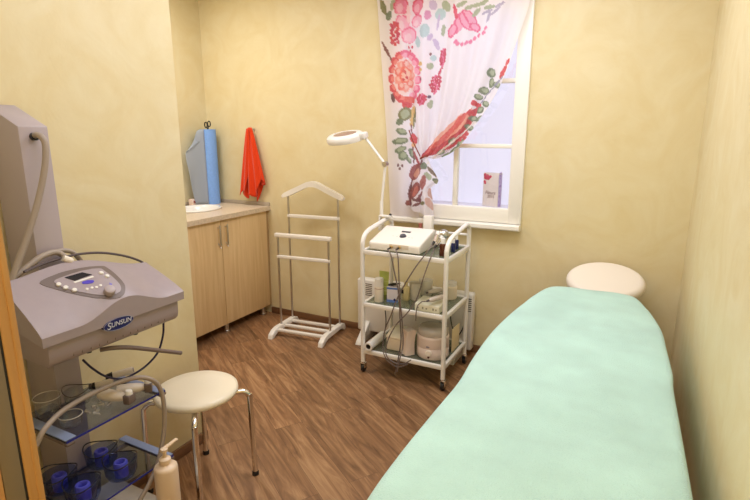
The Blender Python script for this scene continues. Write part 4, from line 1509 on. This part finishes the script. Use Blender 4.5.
# ------------------------------------------------------------------ beauty machine on the left
mc = thing('beauty_machine', 'grey vacuum massage machine with column, control desk and glass shelves', 'beauty machine', (-1.62, 1.0, 0))
# column
b = B()
CX0, CX1, CY0, CY1 = -1.862, -1.70, 0.926, 1.016
b.prism([(CX1, CY0, 0.14), (CX1, CY0, 1.570), (CX0, CY0, 1.640), (CX0, CY0, 0.14)], (0, CY1 - CY0, 0), 0.003)
col = b.build('column', GREYL, mc)
# base platform
b = B(); b.prism([(-1.84, 0.72, 0.075), (-1.84, 1.185, 0.075), (-1.34, 1.185, 0.075), (-1.31, 1.155, 0.075), (-1.31, 0.75, 0.075), (-1.34, 0.72, 0.075)], (0, 0, 0.07), 0.010, 3); b.build('base', mat('pale_grey_base', sc(196, 186, 172), 0.45), mc)
for x in (-1.79, -1.37):
    for y in (0.77, 1.13):
        b = B(); b.lathe([(0, -0.014), (0.030, -0.014), (0.034, -0.010), (0.034, 0.010), (0.030, 0.014), (0, 0.014)], (x, y, 0.034), 24, (0, 1, 0))
        b.box((x - 0.012, y - 0.018, 0.034), (x + 0.012, y - 0.0145, 0.076)); b.box((x - 0.012, y + 0.0145, 0.034), (x + 0.012, y + 0.018, 0.076))
        b.build('caster', BLACK, mc)

# control desk
YL, YR_ = 0.770, 1.278
XFc = -1.45


def bump(y):
    t = (y - 1.045) / 0.165
    return 0.5 + 0.5 * cos(pi * t) if abs(t) < 1 else 0.0


def zf(y):
    return 0.986 + 0.046 * bump(y)


def desk(u, v):
    # u along the front (0 near end), v 0 front edge -> 1 back edge
    y = YL + (YR_ - YL) * u
    back = -1.628 - 0.012 * u
    zb_ = 1.092 + 0.030 * (1 - u) + 0.040 * (0.5 + 0.5 * cos(pi * max(-1, min(1, (y - 1.0) / 0.26)))) - 0.018 * u
    x = lerp(XFc, back, v)
    e = max(0.0, v) ** 0.85
    z = lerp(zf(y), zb_, e) + 0.010 * sin(pi * v) * bump(y)
    return V((x, y, z))


b = B()
NU, NV = 60, 26
vv = b.grid(desk, NU, NV)
zl = 0.957
fl = [b.bm.verts.new((XFc - 0.001, v.co.y, zl)) for v in vv[0]]
bl = [b.bm.verts.new((v.co.x, v.co.y, 1.0)) for v in vv[-1]]
for i in range(NU):
    b.bm.faces.new((vv[0][i], vv[0][i + 1], fl[i + 1], fl[i]))
    b.bm.faces.new((vv[-1][i + 1], vv[-1][i], bl[i], bl[i + 1]))
    b.bm.faces.new((fl[i], fl[i + 1], bl[i + 1], bl[i]))
b.bm.faces.new([r[0] for r in vv] + [bl[0], fl[0]])
b.bm.faces.new([r[-1] for r in vv] + [bl[-1], fl[-1]])
dk_ = b.build('control_desk', GREY, mc, thr=30)
b = B()
prl = [(XFc - 0.012, zl - 0.0005), (XFc - 0.013, 0.912), (XFc - 0.018, 0.893), (XFc - 0.034, 0.880), (-1.66, 0.890), (-1.70, 0.95), (-1.70, 1.0), (-1.64, 0.9995), (-1.60, 0.985)]
b.prism([(x, YL + 0.018, z) for x, z in prl], (0, YR_ - YL - 0.036, 0), 0.006)
under = b.build('desk_underside', mat('grey_machine_underside', sc(156, 142, 146), 0.45), mc)
b = B()
for k in range(13):
    y = YL + 0.09 + k * 0.028
    b.box((XFc - 0.0185, y, 0.897), (XFc - 0.0150, y + 0.0018, 0.910))
b.build('vent_slots', GREYDK, under)
for y in (0.93, 1.10):
    b = B(); b.lathe([(0, 0), (0.008, 0), (0.008, 0.010), (0, 0.010)], (XFc - 0.05, y, 0.8735), 12); b.build('under_peg', BLACK, under)


def on_desk(px, py):
    lo_, hi_ = XFc - 0.001, -1.63
    best = None
    for k in range(160):
        x = lerp(lo_, hi_, k / 159)
        p = at(px, py, x=x)
        u = (p.y - YL) / (YR_ - YL)
        if not 0 <= u <= 1:
            continue
        bk_ = -1.628 - 0.012 * u
        s = desk(u, (x - XFc) / (bk_ - XFc))
        d = abs(s.z - p.z)
        if best is None or d < best[0]:
            best = (d, V((p.x, p.y, s.z)), u, (x - XFc) / (bk_ - XFc))
    return best[1]


def desk_n(p):
    u = (p.y - YL) / (YR_ - YL); v = (p.x - XFc) / (-1.634 - XFc)
    a = desk(u + .01, v) - desk(u - .01, v); c = desk(u, v + .02) - desk(u, v - .02)
    n = a.cross(c).normalized()
    return n if n.z > 0 else -n


def plate(name, outline, m, h, parent, rings=7):
    P = [on_desk(*q) for q in outline]
    c = sum(P, V()) / len(P)
    b = B()
    rows = []
    for k in range(1, rings + 1):
        f = k / rings
        row = []
        for q in P:
            p = c.lerp(q, f)
            u = (p.y - YL) / (YR_ - YL); bk_ = -1.628 - 0.012 * u
            s = desk(u, (p.x - XFc) / (bk_ - XFc))
            row.append(b.bm.verts.new((p.x, p.y, s.z) if False else V((p.x, p.y, s.z)) + desk_n(p) * h))
        rows.append(row)
    n = len(P)
    for a, c2 in zip(rows, rows[1:]):
        for k in range(n):
            b.bm.faces.new((a[k], a[(k + 1) % n], c2[(k + 1) % n], c2[k]))
    b.bm.faces.new(rows[0])
    low = [b.bm.verts.new(v.co - desk_n(v.co) * (h + 0.001)) for v in rows[-1]]
    for k in range(n):
        b.bm.faces.new((rows[-1][k], rows[-1][(k + 1) % n], low[(k + 1) % n], low[k]))
    return b.build(name, m, parent, thr=50)


o1 = spline([(39.5, 283.3, 0), (52, 276, 0), (66, 271.3, 0), (84, 267.6, 0), (101, 266.2, 0), (107, 268, 0), (116, 275, 0), (124, 284, 0), (125, 291, 0), (122, 296.5, 0), (113, 299, 0), (96, 298, 0), (78, 295, 0), (58, 290, 0)], 4, True)
pl1 = plate('control_panel', [(p.x, p.y) for p in o1], GREYDK, 0.0015, dk_)
o2 = spline([(54, 281.5, 0), (68, 275.5, 0), (84, 271, 0), (99, 269, 0), (105, 272, 0), (114, 279, 0), (120, 286, 0), (120, 291.5, 0), (113, 295, 0), (96, 295, 0), (78, 292, 0), (63, 288, 0)], 4, True)
pl2 = plate('inner_panel', [(p.x, p.y) for p in o2], GREY, 0.003, dk_)
plate('screen', [(64.5, 278.3), (82, 273.2), (92, 275.5), (75, 281.5)], LCD, 0.0045, dk_, 3)
plate('screen_bezel', [(73, 282.6), (92.5, 276.6), (94, 277.6), (75, 283.6)], WPLAST, 0.004, dk_, 2)
ov = [(88 + 6.2 * cos(a) + 0.8 * sin(a), 282.8 + 1.7 * sin(a) - 1.0 * cos(a)) for a in [2 * pi * k / 18 for k in range(18)]]
plate('panel_badge', ov, BLUEPR, 0.0042, dk_, 2)
for px, py in ((58.5, 285.2), (65.5, 288.3), (74.5, 291), (101, 274), (106.8, 277)):
    p = on_desk(px, py); n = desk_n(p)
    b = B(); b.lathe([(0.0075, 0.0), (0.0075, 0.003), (0.006, 0.005), (0, 0.006)], p + n * 0.0025, 18, n); b.build('button', WPLAST, dk_)
for px, py in ((87, 289.5), (92, 288.5), (96.5, 287.8), (100.5, 286)):
    p = on_desk(px, py); n = desk_n(p)
    b = B(); b.lathe([(0.0042, 0.0), (0.0042, 0.002), (0, 0.003)], p + n * 0.0025, 14, n); b.build('small_button', WPLAST, dk_)
p = on_desk(109, 292.5); n = desk_n(p)
b = B(); b.lathe([(0.017, 0), (0.017, 0.010), (0.0155, 0.018), (0.012, 0.020), (0, 0.0205)], p + n * 0.003, 28, n); b.build('rotary_knob', GREYL, dk_)
plate('violet_mark', [(109, 283.5), (112, 284.5), (111.5, 286.5), (109.5, 286)], mat('lilac_print', sc(120, 110, 190), 0.4), 0.0042, dk_, 2)

# name badge on the front
bc_ = at(118.8, 323.2, x=XFc + 0.002)
pe = [at(px, py, x=XFc + 0.002) for px, py in ((105, 329), (132.5, 317.5))]
b = B()
hw, hh_ = 0.053, 0.019
ring = [(bc_.x, bc_.y + hw * cos(a), bc_.z + hh_ * sin(a)) for a in [2 * pi * k / 40 for k in range(40)]]
b.prism([(x - 0.021, y, z) for x, y, z in ring], (0.022, 0, 0)); bd = b.build('name_badge', NAVY, dk_)
b = B(); b.tube([(x + 0.001, y, z) for x, y, z in ring], 0.0008, 6, True); b.build('badge_rim', RIMB, dk_)
text('badge_lettering', 'S', SILVER, dk_, bc_ + V((0.0018, -0.036, 0.000)), (0, 1, 0), (0, 0, 1), 0.031, 0.2)
text('badge_lettering', 'UNSUN', SILVER, dk_, bc_ + V((0.0018, 0.008, 0.001)), (0, 1, 0), (0, 0, 1), 0.0215, 0.2)

# shelves
for z, yl, yr in ((0.640, 0.802, 1.170), (0.370, 0.802, 1.178)):
    b = B(); b.box((-1.735, yl, z - 0.006), (-1.466, yr, z), 0.001)
    sg = b.build('glass_shelf', BLUEGL, mc)
    b = B(); b.box((-1.4659, yl + 0.001, z - 0.0062), (-1.4643, yr - 0.001, z + 0.0002)); b.build('polished_edge', BLUEEDGE, sg)
    for y0_, y1_ in (((yl, yl + 0.034), (yr - 0.032, yr)) if z > 0.5 else ((yr - 0.032, yr),)):
        b = B()
        b.box((-1.733, y0_, z + 0.0003), (-1.468, y1_, z + 0.0035), 0.001)
        b.build('end_strip', SHELFEND, sg)
    b = B()
    for y in (yl + 0.012, yr - 0.012):
        b.box((-1.482, y - 0.014, z - 0.018), (-1.462, y + 0.014, z - 0.0065), 0.004)
        b.box((-1.70, y - 0.010, z - 0.020), (-1.482, y + 0.010, z - 0.0065), 0.002)
    b.box((-1.705, yl, z - 0.02), (-1.69, yr, z - 0.0065), 0.002)
    b.build('shelf_bracket', GREYDK, mc)

# hoses
b = B()
hp = [at(33, 136.5, x=-1.70), at(37, 135, x=-1.675), at(42, 137.5, x=-1.655), at(45.5, 146, x=-1.645), at(45, 166, x=-1.64), at(40, 193, x=-1.64), at(33, 219, x=-1.64), at(24, 246, x=-1.64), at(16, 268, x=-1.64), at(11, 284, x=-1.64)]
b.tube(hp, 0.0095, 12, smooth=6); b.build('column_hose', HOSE, mc)
b = B(); b.lathe([(0, 0), (0.012, 0), (0.012, 0.014), (0, 0.014)], hp[0] + V((0.0005, 0, 0)), 16, (1, 0, 0)); b.build('hose_port', BLACK, mc)
b = B()
b.tube([at(13, 278, x=-1.650), at(26, 268, x=-1.655), at(40, 257.5, x=-1.66), at(52, 252.5, x=-1.665), at(60, 253.5, x=-1.665), at(67, 259, x=-1.655), at(70, 262, x=-1.645)], 0.0095, 10, smooth=5)
b.build('looped_hose', HOSE, mc)
b = B()
b.tube([at(50, 254, x=-1.675), at(62, 250.5, x=-1.68), at(72, 252, x=-1.675), at(79, 258.5, x=-1.67), at(82, 263, x=-1.665)], 0.008, 10, smooth=5)
b.build('looped_hose', HOSE, mc)
b = B(); b.lathe([(0, 0), (0.0105, 0), (0.0105, 0.026), (0.008, 0.03), (0, 0.03)], at(63, 258, x=-1.640), 14, (0.2, 0.8, -0.5)); b.build('hose_plug', PALEVIN, mc)
b = B()
b.tube([at(24, 272, x=-1.628), at(40, 265, x=-1.645), at(60, 258.5, x=-1.65), at(80, 254, x=-1.655), at(102, 252.8, x=-1.66), at(125, 256, x=-1.66), at(140, 261, x=-1.655), at(145, 264.5, x=-1.645)], 0.0042, 8, smooth=6)
b.build('desk_cable', CORD, mc)
b = B()
b.tube([at(163.5, 321, x=-1.53), at(163, 335, x=-1.535), at(158, 352, x=-1.54), at(147, 365, x=-1.55), at(134, 374, x=-1.555), at(121, 379, x=-1.56), at(105, 376, x=-1.56), at(92, 368, x=-1.56), at(83, 360, x=-1.555)], 0.0038, 8, smooth=6)
b.build('hanging_cord', CORDB, mc)
b = B()
b.tube([at(100, 350, x=-1.52), at(112, 348, x=-1.50), at(130, 347.5, x=-1.49), at(155, 350, x=-1.48), at(181, 353, x=-1.475)], 0.0075, 10, smooth=4)
b.build('tool_rod', mat('grey_rod', sc(120, 104, 98), 0.4), mc)
b = B()
b.tube([at(36, 446, x=-1.478), at(44, 430, x=-1.478), at(60, 413, x=-1.50), at(80, 400, x=-1.52), at(100, 390, x=-1.53), at(120, 382, x=-1.51), at(138, 377.5, x=-1.475), at(150, 379, x=-1.458), at(158, 385, x=-1.454), at(162.5, 396, x=-1.452), at(164.5, 412, x=-1.450), at(164, 430, x=-1.452), at(161, 450, x=-1.452), at(156, 468, x=-1.452), at(148, 486, x=-1.45), at(140, 500, x=-1.45), at(133, 515, x=-1.45)], 0.008, 10, smooth=6)
b.build('shelf_hose', HOSE, mc)

# things on the upper shelf
Z1, Z2 = 0.6406, 0.3706


def cup(name, label, cat, c, r, h, m, rimm, group=None, ringm=None, dish=0.0):
    c = V(c)
    t = thing(name, label, cat, c, 0, group)
    b = B()
    b.lathe([(0, 0.0), (r * 0.55, 0.0), (r * 0.80, h * 0.12), (r * 0.94, h * 0.40), (r, h), (r - 0.003, h), (r * 0.92, h * 0.42), (r * 0.76, h * 0.16), (r * 0.5, 0.006), (0, 0.006)], c, 32)
    bo = b.build('bowl', m, t)
    b = B(); b.tube([c + V((r * cos(a), r * sin(a), h + dish * (cos(a - 0.6) ** 2) * h)) for a in [2 * pi * k / 36 for k in range(36)]], 0.0022 if ringm else 0.0014, 8, True); b.build('rim', rimm, t)
    if ringm:
        b = B()
        b.lathe([(r * 0.26, 0.007), (r * 0.40, 0.007), (r * 0.42, h * 0.88), (r * 0.37, h * 0.95), (r * 0.28, h * 0.95), (r * 0.23, h * 0.86), (r * 0.26, 0.007)], c, 28); b.build('inner_ring', ringm, t)
    return t


GRP = 'clear glass cups on the upper shelf'
cup('glass_cup', 'larger clear glass cup at the left end of the upper machine shelf', 'glass cup', (-1.653, 0.866, Z1), 0.040, 0.072, CLEAR, CLEARRIM, GRP)
cup('glass_cup', 'small clear glass cup near the front of the upper machine shelf', 'glass cup', (-1.536, 0.866, Z1), 0.034, 0.040, CLEAR, CLEARRIM, GRP)
p = at(71, 392, z=Z1); 
cup('glass_cup', 'clear glass cup with dark tilted rim at the back of the upper shelf', 'glass cup', (-1.652, 0.966, Z1), 0.045, 0.046, CLEAR, mat('dark_rim', (0.05, 0.03, 0.03, 1), 0.3), GRP, None, 0.35)


def probe(label, a, c, r):
    a, c = V(a), V(c)
    t = thing('suction_probe', label, 'massage probe', a)
    d = c - a
    b = B(); b.tube([a + d * 0.24, a + d * 0.4, a + d * 0.75, c], lambda u: r * (0.86 + 0.22 * u), 14); b.build('grip', PINKW, t)
    b = B(); b.tube([a, a + d * 0.06, a + d * 0.18, a + d * 0.26], lambda u: r * (0.75 + 0.35 * u), 14); b.build('black_collar', BLACK, t)
    b = B(); b.tube([c, c + d * 0.05], r * 0.7, 12); b.build('tip', GREYL, t)
    return t


zq = Z1 + 0.020
probe('black collared probe lying left among the tools on the upper shelf', V((-1.690, 1.030, zq)), V((-1.648, 1.095, zq + 0.003)), 0.0125)
probe('black collared probe lying at the back right of the upper shelf', V((-1.682, 1.092, zq + 0.012)), V((-1.628, 1.166, zq + 0.022)), 0.0135)


def handset(label, a, c):
    a, c = V(a), V(c)
    t = thing('cup_handset', label, 'massage handset', a)
    d = (c - a)
    b = B(); b.tube([a, a + d * 0.15, a + d * 0.4, a + d * 0.75, c], lambda u: 0.010 + 0.011 * sin(pi * min(1, 0.2 + u * 0.8)) , 14, smooth=3); b.build('grip', PALEVIN, t)
    dn = d.normalized()
    n_ = V((0, 0, 1))
    sdir = dn.cross(n_)
    b = B(); M_ = Matrix((dn, sdir, n_)).transposed()
    b.box((-0.004, -0.018, -0.018), (0.022, 0.018, 0.014), 0.004)
    for v in b.bm.verts:
        v.co = M_ @ v.co + c
    b.build('square_head', GREYDK, t)
    b = B(); b.lathe([(0.012, 0), (0.012, 0.012), (0.009, 0.016), (0, 0.016)], c + dn * 0.009 + V((0, 0, 0.013)), 18); b.build('white_nozzle', WPLAST, t)
    return t


zh = Z1 + 0.030
handset('white handset with square head near the front of the upper shelf', at(100, 394, z=zh), at(127, 397.5, z=zh))
handset('white handset with square head at the right end of the upper shelf', at(117, 391, z=zh), at(145.5, 386.5, z=zh))
NOZ = glassy('whitish_glass', (0.9, 0.9, 0.9, 1), 0.3, 0.05, (0.8, 0.78, 0.75, 1), 0.35)
for k, (px, py) in enumerate(((86, 413), (92, 409), (98, 412), (105, 406), (111, 404), (94, 415), (89, 396), (100, 405))):
    p = at(px, py, z=Z1)
    t = thing('glass_nozzle', 'tiny clear glass nozzle lying loose on the upper machine shelf', 'glass nozzle', p, 0, 'tiny glass nozzles on the upper shelf')
    b = B(); a_ = k * 1.3
    b.lathe([(0, 0), (0.006, 0), (0.0065, 0.004), (0.0035, 0.010), (0.003, 0.026), (0, 0.026)], p + V((0, 0, 0.0068)), 12, (cos(a_), sin(a_), 0)); b.build('nozzle', NOZ, t)

CL = 'navy tinted vacuum cups on the lower shelf'
CUPS = [((57, 472), 'navy tinted vacuum cup at the left back of the lower shelf'), ((82, 482), 'navy tinted vacuum cup at the left front of the lower shelf'),
        ((97, 447), 'navy tinted vacuum cup at the right back of the lower shelf'), ((120, 459.5), 'navy tinted vacuum cup at the right front of the lower shelf')]
for (px, py), lab in CUPS:
    p = at(px, py, z=Z2 + 0.068)
    p.x = max(p.x, -1.642)
    cup('vacuum_cup', lab, 'vacuum cup', (p.x, p.y, Z2), 0.055, 0.064, CUPGL, CUPRIM, CL, RING, 0.28)

# pump bottle in front of the machine
pq = at(165.5, 464.5, x=-1.392)
pc = V((pq.x, pq.y, 0.1455))
pbm = mat('cream_pump_bottle', sc(232, 208, 180), 0.38)
t = thing('pump_bottle', 'tall cream pump bottle standing on the machine base', 'bottle', pc)
hb_ = pq.z - 0.1455
b = B(); b.lathe([(0, 0), (0.037, 0), (0.040, 0.006), (0.040, hb_ - 0.014), (0.0385, hb_ - 0.006), (0.033, hb_ - 0.001), (0.018, hb_ + 0.004), (0.014, hb_ + 0.010), (0.0, hb_ + 0.010)], pc, 40); b.build('body', pbm, t)
pz = pc + V((0, 0, hb_))
b = B()
b.lathe([(0.016, 0.006), (0.020, 0.010), (0.020, 0.024), (0.014, 0.030), (0.007, 0.031), (0.007, 0.050), (0.012, 0.052), (0.013, 0.062), (0.008, 0.066), (0, 0.066)], pz, 24); pm = b.build('pump_collar', pbm, t)
b = B()
b.tube([pz + V((0.0, -0.012, 0.058)), pz + V((0.0, 0.005, 0.062)), pz + V((0.004, 0.030, 0.068)), pz + V((0.006, 0.046, 0.072)), pz + V((0.006, 0.052, 0.068))], lambda u: 0.0085 - 0.003 * u, 12, smooth=4); b.build('spout', pbm, t)
